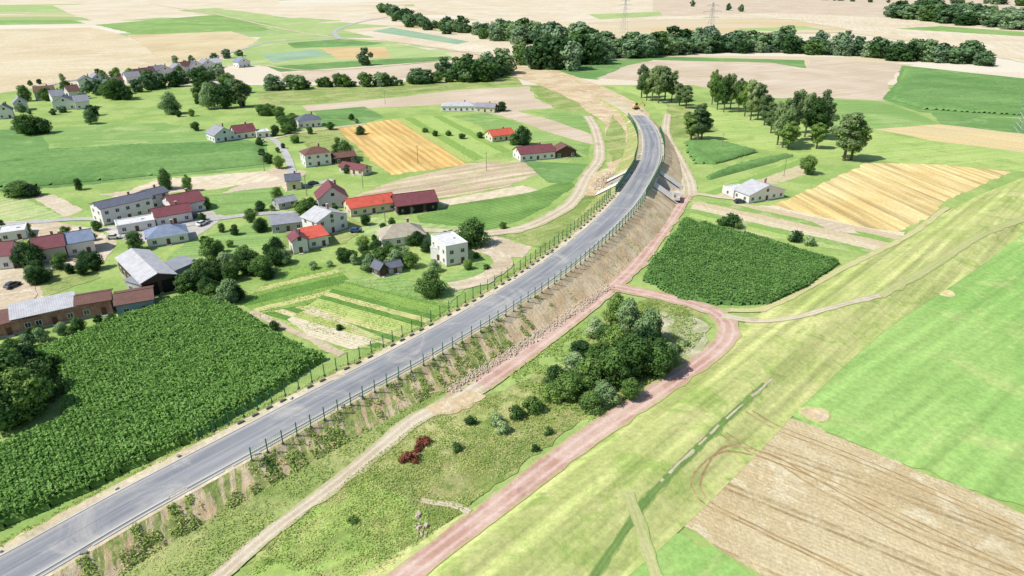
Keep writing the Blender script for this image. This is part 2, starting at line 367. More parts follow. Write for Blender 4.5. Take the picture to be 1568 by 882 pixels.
f([(1065,292),(1150,270),(1220,243),(1250,262),(1180,285),(1210,300),(1120,305)],strip_mat('garden_rows_a',row_ang((1070,295),(1215,245)),5,[grass,C(214,200,160),lime,grass2,C(200,204,140)]),'garden_plot',0.4)
f([(1060,308),(1190,316),(1330,350),(1388,356),(1384,368),(1330,388),(1250,378),(1130,352),(1055,332)],strip_mat('allotment_rows',row_ang((1060,312),(1330,372)),5,[C(224,210,176),lime,C(214,196,160),grass,C(232,220,190),C(222,206,168)]),'allotment_plot',0.5)
f([(1240,338),(1300,345),(1320,360),(1270,352)],M['pink'],'ploughed_patch',0.6)
# left: middle
LAY[0]=0.0; LAY[1]=0.003
f([(-250,206),(60,196),(250,188),(330,206),(408,220),(414,256),(250,272),(60,290),(-250,300)],M['green_c'],'green_field',1)
f([(60,196),(250,188),(330,206),(360,214),(200,222),(80,232)],M['green_a'],'green_field',1)
f([(-250,222),(-10,222),(42,264),(-250,268)],M['wheat_far'],'wheat_field',1)
f([(340,296),(420,256),(470,262),(430,300),(330,306),(290,302)],M['pink'],'ploughed_field',0.8)
f([(240,275),(400,262),(432,274),(330,290),(170,302)],M['pale'],'stubble_field',0.8)
f([(150,298),(270,282),(280,292),(200,302)],M['dirt'],'bare_field',0.8)
f([(45,302),(82,298),(128,322),(100,332)],M['dirt'],'bare_field',0.5)
f([(-200,300),(40,302),(96,334),(60,340),(-200,345)],M['green_b'],'green_field',0.8)
f([(460,162),(600,150),(700,138),(810,132),(820,150),(850,165),(790,170),(690,160),(560,166),(470,170)],M['pink'],'ploughed_field',1)
f([(395,140),(560,130),(700,118),(790,116),(800,130),(700,136),(600,148),(470,160),(400,162)],M['verge'],'meadow_strip',1)
f([(478,170),(560,163),(590,180),(560,188),(500,195)],M['green_c'],'green_field',1)
f([(812,132),(870,132),(900,165),(880,172),(850,166),(825,150)],M['verge'],'verge_grass',1)
a1=row_ang((610,185),(715,250))
f([(510,196),(605,182),(716,252),(600,268),(560,240)],field_mat('golden_stubble',C(234,200,130),C(220,182,112),a1,4,0.12,big=0.03,streak=0.7),'stubble_field',0.6)
f([(450,205),(515,196),(560,236),(520,240),(470,225)],M['verge'],'garden_grass',0.8)
f([(605,182),(690,176),(740,196),(752,222),(800,226),(745,240),(716,250)],strip_mat('mixed_rows',a1,6,[C(146,178,90),lime,C(134,170,82),C(184,198,114)]),'crop_strips',0.6)
f([(690,178),(745,173),(800,190),(850,214),(905,222),(900,240),(870,222),(810,215),(760,200)],M['green_a'],'green_field',0.6)
f([(745,170),(790,170),(850,185),(910,208),(908,222),(850,206),(795,186)],M['pink'],'ploughed_strip',0.6)
f([(820,172),(900,174),(912,206),(860,190)],M['green_a'],'green_strip',0.6)
f([(540,302),(600,278),(720,250),(800,246),(845,258),(780,285),(690,302),(640,306)],field_mat('brown_strips',C(218,199,170),C(200,180,148),row_ang((600,290),(780,262)),7,0.10,big=0.05,patch=C(180,190,124),streak=0.6),'ploughed_field',0.5)
f([(668,308),(800,284),(828,292),(780,300),(680,316)],M['pale'],'bare_strip',0.4)
f([(640,330),(690,314),(800,298),(870,276),(880,284),(835,318),(790,340),(740,354),(640,352)],field_mat('potato_rows',C(112,150,76),C(134,170,90),row_ang((650,345),(800,320)),1.6,0.25,big=0.05),'potato_field',0.4)
f([(800,246),(870,250),(900,252),(875,280),(840,280)],M['green_c'],'green_field',0.5)
f([(740,358),(830,340),(920,290),(945,290),(860,370),(830,382),(790,368)],M['verge'],'verge_grass',0.6)
f([(700,372),(760,362),(815,378),(800,395),(745,390)],M['dirt'],'bare_patch',0.6)
f([(-80,345),(60,336),(140,350),(180,372),(160,400),(100,430),(60,470),(-80,480)],M['dirt'],'yard',0.6)
f([(-20,372),(40,360),(60,395),(0,405)],M['verge'],'yard_grass',0.6); f([(45,420),(150,402),(155,425),(70,455)],M['verge'],'yard_grass',0.6)
f([(150,350),(330,322),(345,332),(290,370),(200,372)],field_mat('paved_yard',C(210,204,194),C(192,186,176),0.3),'yard',0.4)
f([(290,368),(400,338),(440,350),(450,380),(440,400),(330,430),(270,430),(255,395)],M['green_a'],'orchard_grass',0.6)
f([(310,300),(430,285),(440,300),(380,325),(330,330)],M['green_a'],'lawn',0.6)
f([(545,330),(640,340),(745,352),(700,372),(650,372),(560,360)],M['green_b'],'lawn',0.6)
f([(430,330),(470,300),(560,345),(530,372),(440,392)],M['verge'],'yard_grass',0.6)
ga=row_ang((445,485),(590,528))
gc=[C(142,176,88),C(188,204,120),C(108,150,68),C(224,210,166),C(150,184,92),C(210,208,140),C(122,162,80)]
f([(362,462),(440,415),(500,402),(535,428),(470,468),(395,478)],strip_mat('garden_rows_b',ga+1.1,2.6,gc),'vegetable_garden',0.4)
f([(395,480),(470,468),(535,428),(640,455),(690,470),(640,505),(575,532),(500,540)],strip_mat('garden_rows_c',ga,2.3,gc),'vegetable_garden',0.4)
f([(440,490),(480,470),(590,520),(540,536),(500,535)],strip_mat('garden_rows_d',ga,3.0,[C(220,208,170),C(150,182,92),C(228,216,184),C(184,196,114)]),'vegetable_garden',0.3)
f([(520,430),(600,420),(650,440),(735,400),(750,405),(690,465),(560,440)],M['green_a'],'lawn',0.4)
f([(375,478),(395,476),(528,540),(520,546)],M['dirt'],'garden_path',0.3)
# central verge, weeds, right side
f([(-60,870),(60,830),(330,690),(380,700),(560,610),(700,530),(900,430),(960,420),(930,450),(700,610),(640,640),(380,850),(300,950),(-60,950)],M['verge'],'embankment_verge',0.6)
f([(420,820),(640,645),(760,600),(860,560),(930,480),(1000,455),(1060,470),(1090,500),(1060,550),(880,650),(760,745),(620,850),(560,930),(330,930)],M['weeds'],'weedy_meadow',0.8)
f([(400,850),(470,780),(560,735),(620,752),(660,790),(620,850),(560,930),(330,930)],field_mat('lush_grass',C(156,184,96),C(178,200,112),0.5,None,big=0.06,patch=C(190,196,124),streak=0.5),'grass',2.0)
f([(1010,475),(1075,490),(1085,512),(1050,555),(1020,540)],field_mat('stony',C(216,208,180),C(180,186,132),0.4,None,big=0.15,fine=1.2,bumpd=.6),'stony_patch',1.5)
f([(1345,466),(1480,372),(1568,328),(1800,240),(2100,400),(1800,870),(1568,780),(1400,715),(1240,650),(1160,612),(1250,540)],M['meadow'],'meadow',1)
f([(930,900),(985,785),(1090,840),(1180,900),(1100,960),(900,960)],M['meadow'],'meadow',1)
wang=row_ang((1120,640),(1568,800))
wf=field_mat('ripe_wheat',C(223,205,163),C(208,187,143),wang,0.9,0.05,big=0.05,fine=1.5,tram=15,tramc=C(176,152,108),patch=C(233,220,184),bumpd=0.6,streak=0.22)
f([(1162,622),(1240,652),(1400,720),(1568,786),(1800,880),(1800,1000),(1300,1000),(1170,885),(1060,815),(988,772),(1060,705),(1110,655)],wf,'wheat_field',0.5)
tl=field_mat('tractor_line',C(172,146,102),C(196,172,128),0,None,big=.3)
for off in(0,13):
    ribbon([(1600,905-off),(1400,828-off),(1250,748-off),(1180-off*.3,706-off*.8),(1112,696-off*.5),(1062+off,732),(1070+off,766),(1170+off,818),(1330,896-off*.6),(1420,940-off)],0.42,tl,'wheel_track',0.12)
for off in(0,10):
    ribbon([(1100+off,675-off*.3),(1240+off,730-off*.3),(1430+off,820-off*.3),(1568+off,885-off*.3)],0.36,tl,'wheel_track',0.1)
    ribbon([(1140+off,640-off*.3),(1330+off,715-off*.3),(1568+off,820-off*.3)],0.32,tl,'wheel_track',0.1)
def blob(px,py,r,mat,name):
    c=G(px,py); f([tuple(c+r*(1+0.12*math.sin(3*t))*np.array([math.cos(t),0.9*math.sin(t)])) for t in np.linspace(0,2*math.pi,16,endpoint=False)],mat,name,0.4,px=False)
pal=field_mat('pale_pit',C(232,222,170),C(214,200,140),0,None,big=0.2)
blob(1447,449,3.0,pal,'sand_pit')
blob(1247,636,3.1,M['lev'],'sand_pit_edge'); blob(1247,636,2.5,M['sand'],'sand_pit')
# levee body
K=41; LS=LEV[::2]; N_,T_=normals2(LS); V=[]
for k in range(K):
    o=(k/(K-1)-0.5)*2*LW; V.append(np.c_[LS+N_*o,np.zeros(len(LS))])
V=np.stack(V,1); V=V.reshape(-1,3); V[:,2]=lev(V[:,:2])
Fq=[(i*K+k,(i+1)*K+k,(i+1)*K+k+1,i*K+k+1) for i in range(len(LS)-1) for k in range(K-1)]
me=np_mesh('levee',V,Fq,[M['lev']],smooth=True)
if me.polygons[0].normal.z<0: me.flip_normals()
lo=link(bpy.data.objects.new('levee',me)); lo.location.z=nextz()
LAY[0]+=0.012
ribbon([(1170,600),(1110,655),(1060,705),(1000,765),(950,830),(900,900)],1.5,track_mat('ditch_grass',C(122,154,82),C(142,168,94),C(112,144,76),C(182,194,116)),'ditch',0.4)
ribbon([(1180,592),(1120,645),(1072,690),(1010,750)],0.45,M['paletrack'],'ditch_bank',0.3)
# ---------------------------------------------------------------- tracks
gr=field_mat('asphalt_lane',C(200,198,194),C(186,184,180),0,None,big=0.05)
ribbon([(240,8),(330,22),(430,44),(520,58),(600,64),(700,78),(775,92)],7,M['dirt'],'farm_lane',0.4,step=8,z=.3)
ribbon([(520,60),(515,46),(560,32),(620,22)],7,gr,'country_lane',0.3,step=8,z=.31)
ribbon([(60,134),(120,122),(200,112),(290,98),(370,76),(420,64),(520,58)],5,gr,'country_lane',0.3,step=8,z=.32)
ribbon([(400,100),(470,108),(560,104),(690,92)],4,M['dirt'],'farm_lane',0.3,step=8,z=.29)
ribbon([(388,205),(420,215),(440,240),(452,275),(470,285),(510,275)],3.5,gr,'village_lane',0.2)
ribbon([(418,212),(470,202),(560,190)],3.0,M['dirt'],'village_lane',0.2)
ribbon([(-60,350),(60,340),(150,336),(240,352),(330,336),(430,326),(500,335)],3.5,gr,'village_lane',0.2)
ribbon([(-20,395),(20,425),(40,450),(20,480)],5,M['dirt'],'village_lane',0.4)
ribbon([(745,358),(800,350),(850,328),(880,305),(900,268),(918,240),(912,200),(900,178)],6,M['paletrack'],'dirt_track',0.5)
ribbon([(640,352),(745,358)],4,M['paletrack'],'dirt_track',0.3)
ribbon([(690,440),(735,430),(770,405),(760,388),(740,380)],6,M['dirt'],'dirt_track',0.6)
f([(772,88),(800,94),(880,116),(940,140),(985,165),(1030,235),(1040,270),(1010,262),(1012,220),(985,195),(968,218),(960,250),(930,262),(935,235),(925,190),(880,155),(820,128),(770,112)],M['sand'],'construction_ground',1.2)
f([(905,268),(960,245),(975,255),(955,290),(935,300),(895,300)],M['sand'],'construction_ground',1.0)
f([(1000,262),(1050,262),(1065,290),(1055,312),(1010,312)],M['dirt'],'construction_ground',1.0)
f([(938,175),(958,205),(958,240),(938,250),(925,215)],M['verge'],'verge_grass',0.8)
ribbon([(1022,175),(1020,205),(1038,240),(1055,275),(1060,300)],5,M['paletrack'],'dirt_track',0.5)
ribbon([(1060,296),(1100,302),(1150,308)],3.5,M['paletrack'],'dirt_track',0.3)
f([(1020,318),(1058,300),(1040,335),(985,410),(950,440),(860,510),(770,580),(700,632),(650,640),(690,600),(800,528),(900,462),(960,415),(990,370)],field_mat('red_earth',redd,redd2,0.7,None,big=0.07,fine=0.9,patch=C(226,204,182),bumpd=0.5,streak=0.5),'construction_ground',0.8)
ribbon([(1052,300),(1028,335),(990,385),(968,412),(935,442),(885,482),(800,545),(735,590)],[4,5,5,5,6],M['redtrack'],'gravel_track',0.4)
ribbon([(735,590),(690,618),(640,640),(600,672),(520,738),(420,812),(335,885),(250,960)],[5,4,3,3.2],M['paletrack'],'dirt_track',0.5)
f([(655,625),(720,598),(745,608),(700,636),(665,636)],M['sand'],'sand_patch',0.8)
f([(1075,470),(1125,484),(1122,520),(1100,530),(1095,500)],M['redtrack'],'gravel_junction',0.4)
ribbon([(940,440),(1000,452),(1060,466),(1100,482),(1116,508),(1090,545),(1000,606),(900,672),(800,748),(700,828),(610,900),(520,975)],[5.5,5.5,6,5.4,5.4],M['redtrack'],'gravel_track',0.5)
ribbon([(1105,484),(1150,492),(1210,498),(1270,484),(1345,463)],[3.2,2.4,2.0,1.8],M['paletrack'],'footpath',0.3)
ribbon([(1110,476),(1180,470),(1290,412),(1390,362),(1450,318)],2.4,track_mat('worn_grass',C(212,206,150),C(200,198,134),C(222,214,166),C(186,196,122)),'grass_path',0.4)
wg=track_mat('worn_grass_b',C(202,202,140),C(190,196,126),C(212,208,156),C(172,198,112))
ribbon([(1345,463),(1420,420),(1500,368),(1568,338),(1700,280)],2.4,wg,'grass_path',0.4)
ribbon([(645,768),(690,775),(720,786)],1.4,M['paletrack'],'grass_path',0.4)
ribbon([(960,770),(985,830),(1010,900)],2.2,wg,'grass_path',0.4)
# ---------------------------------------------------------------- main road on embankment
ctr=[(-160,965,3.0),(20,871,3.0),(200,769,3.0),(370,678,3.2),(500,608,3.5),(620,545,3.8),(740,477,4.2),(830,420,4.8),(900,366,5.4),(950,318,6.0),(980,277,6.2),(996,243,5.5),(997,212,4.0),(986,188,2.5),(966,169,1.5),(930,149,0.9)]
pts=np.array([[*G(x,y,z),z] for x,y,z in ctr]); R3=catmull(pts,1.5)
N,T=normals2(R3); S=np.r_[0,np.cumsum(np.linalg.norm(np.diff(R3[:,:2],axis=0),axis=1))]
gapP=G(984,271,6.2); ig=int(np.argmin(((R3[:,:2]-gapP)**2).sum(1))); sg=S[ig]
def near(px,py,z): return int(np.argmin(((R3[:,:2]-G(px,py,z))**2).sum(1)))
def pt(i,off,dz=0.0):
    p=R3[i,:2]+N[i]*off; return (p[0],p[1],R3[i,2]+dz)
m=NT('asphalt'); uvn=m.add('ShaderNodeUVMap'); s=m.add('ShaderNodeSeparateXYZ'); m.link(uvn.outputs[0],s.inputs[0])
cb=m.add('ShaderNodeCombineXYZ'); m.link(m.math('MULTIPLY',s.outputs[0],0.03),cb.inputs[0]); m.link(m.math('MULTIPLY',s.outputs[1],5),cb.inputs[1])
ln=m.noise(1.0,4,0.6,vec=cb.outputs[0])
col=m.ramp(ln,[(0.3,C(132,135,141)),(0.5,C(153,155,159)),(0.7,C(178,178,178))])
dust=m.smooth(m.noise(0.08,5,0.7,dist=1.5),0.48,0.72); col=m.mix(m.math('MULTIPLY',dust,0.6),col,C(206,201,190))
e=m.math('ABSOLUTE',m.math('SUBTRACT',s.outputs[1],0.5)); col=m.mix(m.math('MULTIPLY',m.smooth(e,0.36,0.5),0.6),col,C(208,202,190))
seam=m.math('LESS_THAN',e,0.008); col=m.mix(m.math('MULTIPLY',seam,0.5),col,C(100,103,110))
fn=m.noise(4,4,0.7); k=m.math('ADD',m.math('MULTIPLY',m.math('SUBTRACT',fn,0.5),0.4),1.0)
g=m.add('ShaderNodeVectorMath',operation='SCALE'); m.link(col,g.inputs[0]); m.link(k,g.inputs['Scale']); M['asphalt']=m.fin(g.outputs[0],0.85)
def slope_mat(name,sandy):
    m=NT(name); uvn=m.add('ShaderNodeUVMap'); s=m.add('ShaderNodeSeparateXYZ'); m.link(uvn.outputs[0],s.inputs[0])
    u=m.math('ADD',s.outputs[0],m.math('MULTIPLY',s.outputs[1],2.4))
    cb=m.add('ShaderNodeCombineXYZ'); m.link(m.math('MULTIPLY',u,0.55),cb.inputs[0]); m.link(m.math('MULTIPLY',s.outputs[1],0.6),cb.inputs[1])
    rn=m.noise(1.0,3,0.65,vec=cb.outputs[0],dist=0.3); fn=m.noise(1.0,5,0.75)
    gm=m.math('ADD',rn,m.math('MULTIPLY',m.math('SUBTRACT',fn,0.5),0.45))
    sc=m.mix(m.smooth(m.noise(0.25,4),0.35,0.65),C(238,219,184),C(220,192,150))
    rill=m.smooth(m.math('SINE',m.math('MULTIPLY',m.math('ADD',u,m.math('MULTIPLY',rn,2.0)),4.2)),0.3,1.0)
    sc=m.mix(m.math('MULTIPLY',rill,0.3),sc,C(190,158,118))
    gc=m.mix(m.smooth(fn,0.4,0.6),C(134,156,84),C(180,184,114))
    if sandy:
        i0=near(800,440,4.5)
        bias=m.smooth(s.outputs[0],S[i0]-25,S[i0]+10)
        f_=m.smooth(m.math('SUBTRACT',gm,m.math('MULTIPLY',bias,0.5)),0.47,0.53)
    else: f_=m.smooth(gm,0.36,0.48)
    col=m.mix(f_,sc,gc)
    k=m.math('ADD',m.math('MULTIPLY',m.math('SUBTRACT',fn,0.5),0.8),1.0)
    g=m.add('ShaderNodeVectorMath',operation='SCALE'); m.link(col,g.inputs[0]); m.link(k,g.inputs['Scale']); m.bump(fn,0.5)
    return m.fin(g.outputs[0])
M['slR']=slope_mat('eroded_slope',True); M['slL']=slope_mat('turf_slope',False)
M['shoulder']=field_mat('sand_shoulder',C(230,217,188),C(212,195,162),0,None,big=0.08,fine=1.2,patch=C(200,196,150))
M['conc']=plain('concrete',C(208,206,200),0.85,0.18,1.2)
M['concd']=plain('concrete_dark',C(158,158,155),0.9,0.2)
M['green']=plain('green_paint',C(40,118,80),0.5,0.15,spec=0.4)
M['steel']=plain('galvanised_steel',C(165,172,176),0.45,0.1,spec=0.5,metal=0.3)
road=empty('road')
CL,CR=-6.2,5.6
def strip(rng,o0,o1,dz0,dz1,mat,name,cols=1,toe0=False,toe1=False,noisy=0.0,parent=road):
    V=[];UV=[]
    for i in rng:
        for c in range(cols+1):
            t=c/cols; h=R3[i,2]
            a=o0+(-1.6*h if toe0 else 0); b=o1+(1.6*h if toe1 else 0)
            za=(-h+0.0 if toe0 else dz0); zb=(-h+0.0 if toe1 else dz1)
            off=a+(b-a)*t; dz=za+(zb-za)*t
            if noisy and 0<c<cols:
                uu=S[i]+t*2.4
                nz=mnoise.noise(Vector((uu*0.6,off*0.12,4)))+0.7*mnoise.noise(Vector((uu*1.4,off*0.3,8)))
                dz+=noisy*nz*math.sin(math.pi*t)**0.5
            V.append(pt(i,off,dz)); UV.append((S[i],t))
    k=cols+1; n=len(rng)
    Fq=[(q*k+c,q*k+c+1,(q+1)*k+c+1,(q+1)*k+c) for q in range(n-1) for c in range(cols)]
    me=np_mesh(name,V,Fq,[mat],uv=UV)
    if sum(p.normal.z for p in me.polygons)<0: me.flip_normals()
    return link(bpy.data.objects.new(name,me),parent)
i1=int(np.searchsorted(S,sg-7)); i2=int(np.searchsorted(S,sg+7)); NN=len(S)
for rng in(range(0,i1+1),range(i2,NN)):
    strip(rng,CL,CL,0,0,M['slL'],'left_slope',7,toe0=True,noisy=0.3)
    strip(rng,CR,CR,0,0,M['slR'],'right_slope',10,toe1=True,noisy=0.6)
    strip(rng,CL,CR,0,0,M['shoulder'],'shoulder',4)
iend=near(975,176,1.8)
strip(range(0,iend),-3.9,3.7,0.06,0.06,M['asphalt'],'asphalt_surface',6)
def kerb(o0,o1,h,mat,name,rng=range(0,iend)):
    mb=MB()
    for i in list(rng)[:-1]:
        j=i+1
        if random.random()<0.06: continue
        a,b,c,d=pt(i,o0,h),pt(i,o1,h),pt(j,o1,h),pt(j,o0,h)
        mb.face([a,b,c,d],mat); mb.face([pt(i,o1,0),pt(j,o1,0),c,b],mat); mb.face([pt(i,o0,0),pt(j,o0,0),d,a],mat)
    return mb.obj(name,road)
kerb(-4.25,-3.95,0.15,M['conc'],'kerb_left'); kerb(3.75,4.05,0.15,M['conc'],'kerb_right')
kerb(4.55,4.85,0.13,M['conc'],'drain_edge_right'); strip(range(0,iend),4.05,4.55,0.03,0.03,M['concd'],'drain_channel')
mb=MB(); dk=plain('dark_concrete',C(96,98,100),0.9)
iA=near(330,700,3.1)
for i in range(iA,i1-4):
    if i%2==0 and random.random()<0.85:
        p=pt(i,-5.5,0.15); mb.box(p,(1.3,0.35,0.3),dk,math.atan2(T[i][1],T[i][0]))
mb.obj('drain_blocks',road)
mb=MB()
for i in range(4,iend-4):
    if random.random()<0.22:
        o=random.choice([-5.0,5.15,5.2]); mb.box(pt(i,o,0.18),(random.uniform(.4,1.2),random.uniform(.3,.6),random.uniform(.2,.4)),random.choice([M['conc'],M['concd']]),random.uniform(0,3))
mb.obj('kerb_stone_stacks',road)
# bridge
br=empty('road_bridge'); mb=MB()
for i in(i1,i2):
    h=R3[i,2]; sgn=0.15 if i==i1 else -0.15
    t=np.array([T[i][0],T[i][1]])*sgn
    P4=[pt(i,CL-1.6*h,-h),pt(i,CR+1.6*h,-h),pt(i,CR,-0.05),pt(i,CL,-0.05)]
    mb.face([(p[0]+t[0],p[1]+t[1],p[2]) for p in P4],M['conc'])
mb.obj('abutments',br)
mb=MB()
for i in range(i1,i2):
    j=i+1
    for (a,b,z0,z1) in((CL-0.3,CR+0.3,-1.3,-0.02),):
        A=[pt(i,a,z0),pt(i,b,z0),pt(j,b,z0),pt(j,a,z0)]; B=[pt(i,a,z1),pt(i,b,z1),pt(j,b,z1),pt(j,a,z1)]
        mb.face(A[::-1],M['concd']); mb.face(B,M['conc']); mb.face([A[0],A[3],B[3],B[0]],M['conc']); mb.face([A[1],B[1],B[2],A[2]],M['conc'])
mb.obj('deck',br)
mb=MB()
gp=plain('noise_panel_green',C(58,142,104),0.4,0.1,spec=0.5)
for o in(CL+0.2,CR-0.2):
    for i in range(i1-12,i2+14):
        j=i+1
        for w in(0,0.08):
            mb.face([pt(i,o+w,0.1),pt(j,o+w,0.1),pt(j,o+w,2.6),pt(i,o+w,2.6)],gp)
        if i%2==0: mb.box(pt(i,o,1.4),(0.2,0.2,3.0),M['green'])
mb.obj('noise_barrier',br)
mb=MB(); pv=plain('pale_slope_paving',C(228,224,214),0.85,0.2,1.2)
for side,cr in((1,CR),(-1,CL)):
    for i0_,i1_ in((i1-4,i1),(i2,i2+4)):
        for i in range(i0_,i1_):
            h0,h1=R3[i,2],R3[i+1,2]; q=0.45
            mb.face([pt(i,cr+side*0.3,q-.2),pt(i+1,cr+side*0.3,q-.2),pt(i+1,cr+side*(1.6*h1+.3),-h1+q-.1),pt(i,cr+side*(1.6*h0+.3),-h0+q-.1)],pv)
mb.obj('slope_paving',br)
def fence(ia,ib,off,name,step=2,h=2.8):
    mb=MB(); idx=list(range(ia,ib,step))
    for q,i in enumerate(idx):
        b=pt(i,off,-0.4); mb.box((b[0],b[1],b[2]+h/2+0.2),(0.17,0.17,h+0.4),M['green'])
        mb.box((b[0],b[1],b[2]+0.35),(0.4,0.4,0.3),dk)
        if q+1<len(idx):
            j=idx[q+1]
            for zz in np.linspace(0.1,h-0.3,9): mb.beam(pt(i,off,zz),pt(j,off,zz),0.016,M['green'],n=3)
            for u in np.linspace(0.12,0.88,7):
                A=np.array(pt(i,off,0.1))*(1-u)+np.array(pt(j,off,0.1))*u; mb.beam(A,A+np.array([0,0,h-0.4]),0.014,M['green'],n=3)
    return mb.obj(name)
iR=near(372,690,3.2)
fence(iR,i1-12,CR+0.3,'wire_fence'); fence(iA,i1-12,CL-0.9,'wire_fence')
fence(i2+14,i2+95,CL-0.5,'wire_fence'); fence(i2+14,i2+66,CR+0.3,'wire_fence')
# ---------------------------------------------------------------- vegetation
bark=plain('bark',C(116,102,84),0.95,0.3,4)
L1=foliage_mat('leaves_broad',CF(46,74,38),CF(82,114,56),CF(130,156,80))
L2=foliage_mat('leaves_poplar',CF(74,96,62),CF(112,134,86),CF(154,170,114))
L3=foliage_mat('leaves_dark',CF(40,66,40),CF(66,98,52),CF(106,134,70))
L4=foliage_mat('leaves_willow',CF(88,118,78),CF(128,154,104),CF(166,184,134))
L5=foliage_mat('leaves_far_haze',CF(66,94,66),CF(92,122,82),CF(130,154,104))  # far-tree greens paled and blued, distance haze painted into the leaf colour
L6=foliage_mat('leaves_far_haze_pale',CF(84,110,84),CF(114,140,104),CF(150,170,130))  # paler still, more haze painted into the leaf colour
def tree_mesh(name,H,R,n,mat,leaf,base=0.2,blobs=16,tall=False):
    mb=MB(); mb.beam((0,0,-0.2),(0.1,0,H*0.35),H*0.022,bark,H*0.016,7); mb.beam((0.1,0,H*0.35),(0,0.1,H*0.8),H*0.016,bark,H*0.004,6)
    cs=[];rs=[]
    for b in range(blobs):
        t=(b+random.random())/blobs; z=H*(base+(0.93-base)*t)
        prof=math.sin(math.pi*min(1,0.12+0.86*t))**0.7 if not tall else (0.6+0.4*math.sin(math.pi*t))
        a=b*2.4+random.uniform(-.5,.5); rr=R*prof*random.uniform(0.25,0.75)
        c=(rr*math.cos(a),rr*math.sin(a),z); cs.append(c); rs.append(R*random.uniform(0.26,0.5)*(0.7 if t>0.85 else 1))
        z0=min(H*0.75,max(H*0.12,z-rr*0.8)); mb.beam((0.05,0.05,z0),c,H*0.007,bark,H*0.002,5)
    cs=np.array(cs);rs=np.array(rs); w=rs**2; w/=w.sum(); k=RNG.choice(len(cs),n,p=w)
    d=RNG.normal(size=(n,3)); d/=np.linalg.norm(d,axis=1)[:,None]
    rad=rs[k]*np.where(RNG.random(n)<0.8,RNG.uniform(0.72,1.15,n),RNG.uniform(0.2,0.8,n))
    P=cs[k]+d*rad[:,None]*np.array([1,1,0.85]); P[:,2]=np.maximum(P[:,2],0.15)
    cen=np.array([0,0,H*0.45]); nor=d*0.9+(P-cen)/R*0.5+RNG.normal(size=(n,3))*0.45
    V,Fq=quads(P,nor,RNG.uniform(0.6,1.35,n)*leaf)
    b0=mb.mesh('tmp'); bv=np.array([v.co[:] for v in b0.vertices])
    vv=[tuple(x) for x in bv.tolist()]+[tuple(x) for x in V.tolist()]
    ff=[list(p.vertices) for p in b0.polygons]+(Fq+len(bv)).tolist()
    me=bpy.data.meshes.new(name); me.from_pydata(vv,[],ff); me.materials.append(bark); me.materials.append(mat)
    me.polygons.foreach_set('material_index',[0]*len(b0.polygons)+[1]*len(Fq)); me.update(); bpy.data.meshes.remove(b0); return me
BR=[tree_mesh('tree_a%d'%i,10,4.3,4800,[L1,L1,L3,L4][i],0.42,0.13,18) for i in range(4)]
DK=[tree_mesh('tree_d%d'%i,10,4.6,4800,[L3,L1][i],0.42,0.10,20) for i in range(2)]
PO=[tree_mesh('poplar%d'%i,20,4.6,4600,[L2,L2,L1][i],0.55,0.26,17,True) for i in range(3)]
FARM=[tree_mesh('far_tree%d'%i,10,4.8,1300,[L5,L5,L6,L3][i],0.85,0.04,13) for i in range(4)]
BU=[tree_mesh('bush%d'%i,3,2.2,1100,[L1,L3,L4][i],0.32,0.05,10) for i in range(3)]
def put(me,xy,s,name,parent=None,sx=None,z=0):
    o=bpy.data.objects.new(name,me); o.location=(xy[0],xy[1],z); o.rotation_euler=(0,0,random.uniform(0,6.28))
    k=(sx or s)*random.uniform(0.9,1.1); o.scale=(k,k,s); return link(o,parent)
def tree(x,y,h,w=None,kind='b'):
    lst={'b':BR[:3],'d':DK,'p':PO,'w':[BR[3]]}[kind]; me=random.choice(lst); H=20 if kind=='p' else 10
    w0=8.6; s=h/H; put(me,G(x,y),s,{'p':'poplar_tree','w':'willow_tree'}.get(kind,'deciduous_tree'),sx=(w/w0 if w else s))
for x,y,h in [(982,150,23),(990,154,21),(998,155,24),(1008,158,25),(1018,153,23),(1028,156,21),(1040,162,15),(1050,166,15),(1090,160,24),(1098,168,23),(1108,172,25),(1118,168,23),(1130,172,22),(1140,178,23),(1149,184,24),(1160,184,22),(1170,192,18),(1068,216,20),(1058,214,15),(1074,214,16),(1190,222,22),(1198,226,25),(1210,216,26),(1220,204,24),(1232,210,24),(1243,214,23),(1254,204,24),(1262,212,20),(1206,229,15),(1250,228,14),(1180,204,17)]: tree(x,y,h,random.uniform(8,11),'p')
tree(1292,246,23,14,'p'); tree(1303,245,20,14,'p')
for x,y,h,w,k in [(1236,267,8.5,7,'b'),(800,222,10,9,'d'),(786,222,6,6,'b'),(768,170,6,9,'b'),(724,376,9.5,11,'d'),(716,372,6,6,'b'),(660,452,7.5,8,'d'),
 (255,290,9,6.5,'d'),(289,293,7,5,'b'),(121,291,5,4,'b'),(468,342,9,8,'b'),(529,243,9,9,'d'),(520,240,7,7,'b'),(262,175,14,14,'w'),(320,167,17,11,'w'),(345,166,15,13,'b'),(370,164,18,14,'p'),
 (44,206,11,14,'d'),(65,204,9,12,'d'),(32,204,8,9,'w'),(140,190,9,10,'w'),(180,152,14,15,'d'),(168,150,12,12,'d'),(196,153,10,10,'b'),(40,155,11,9,'b'),
 (46,408,8,8,'d'),(208,384,6.5,7,'b'),(64,432,5,6,'b'),(92,412,5,5,'b'),(30,300,6,12,'b'),(48,300,5,8,'d'),(420,507,3,3,'d'),(640,376,5,5,'b'),(560,345,4,4,'b'),(600,345,3,3,'b'),
 (412,250,5,5,'b'),(428,258,6,5,'b'),(300,200,5,5,'b'),(422,208,6,5,'b'),(770,350,2.5,3,'b'),(440,205,6,7,'b'),(385,340,5,5,'b'),(400,352,4.5,5,'b'),(478,330,7,6,'b'),(548,262,5,5,'b')]: tree(x,y,h,w,k)
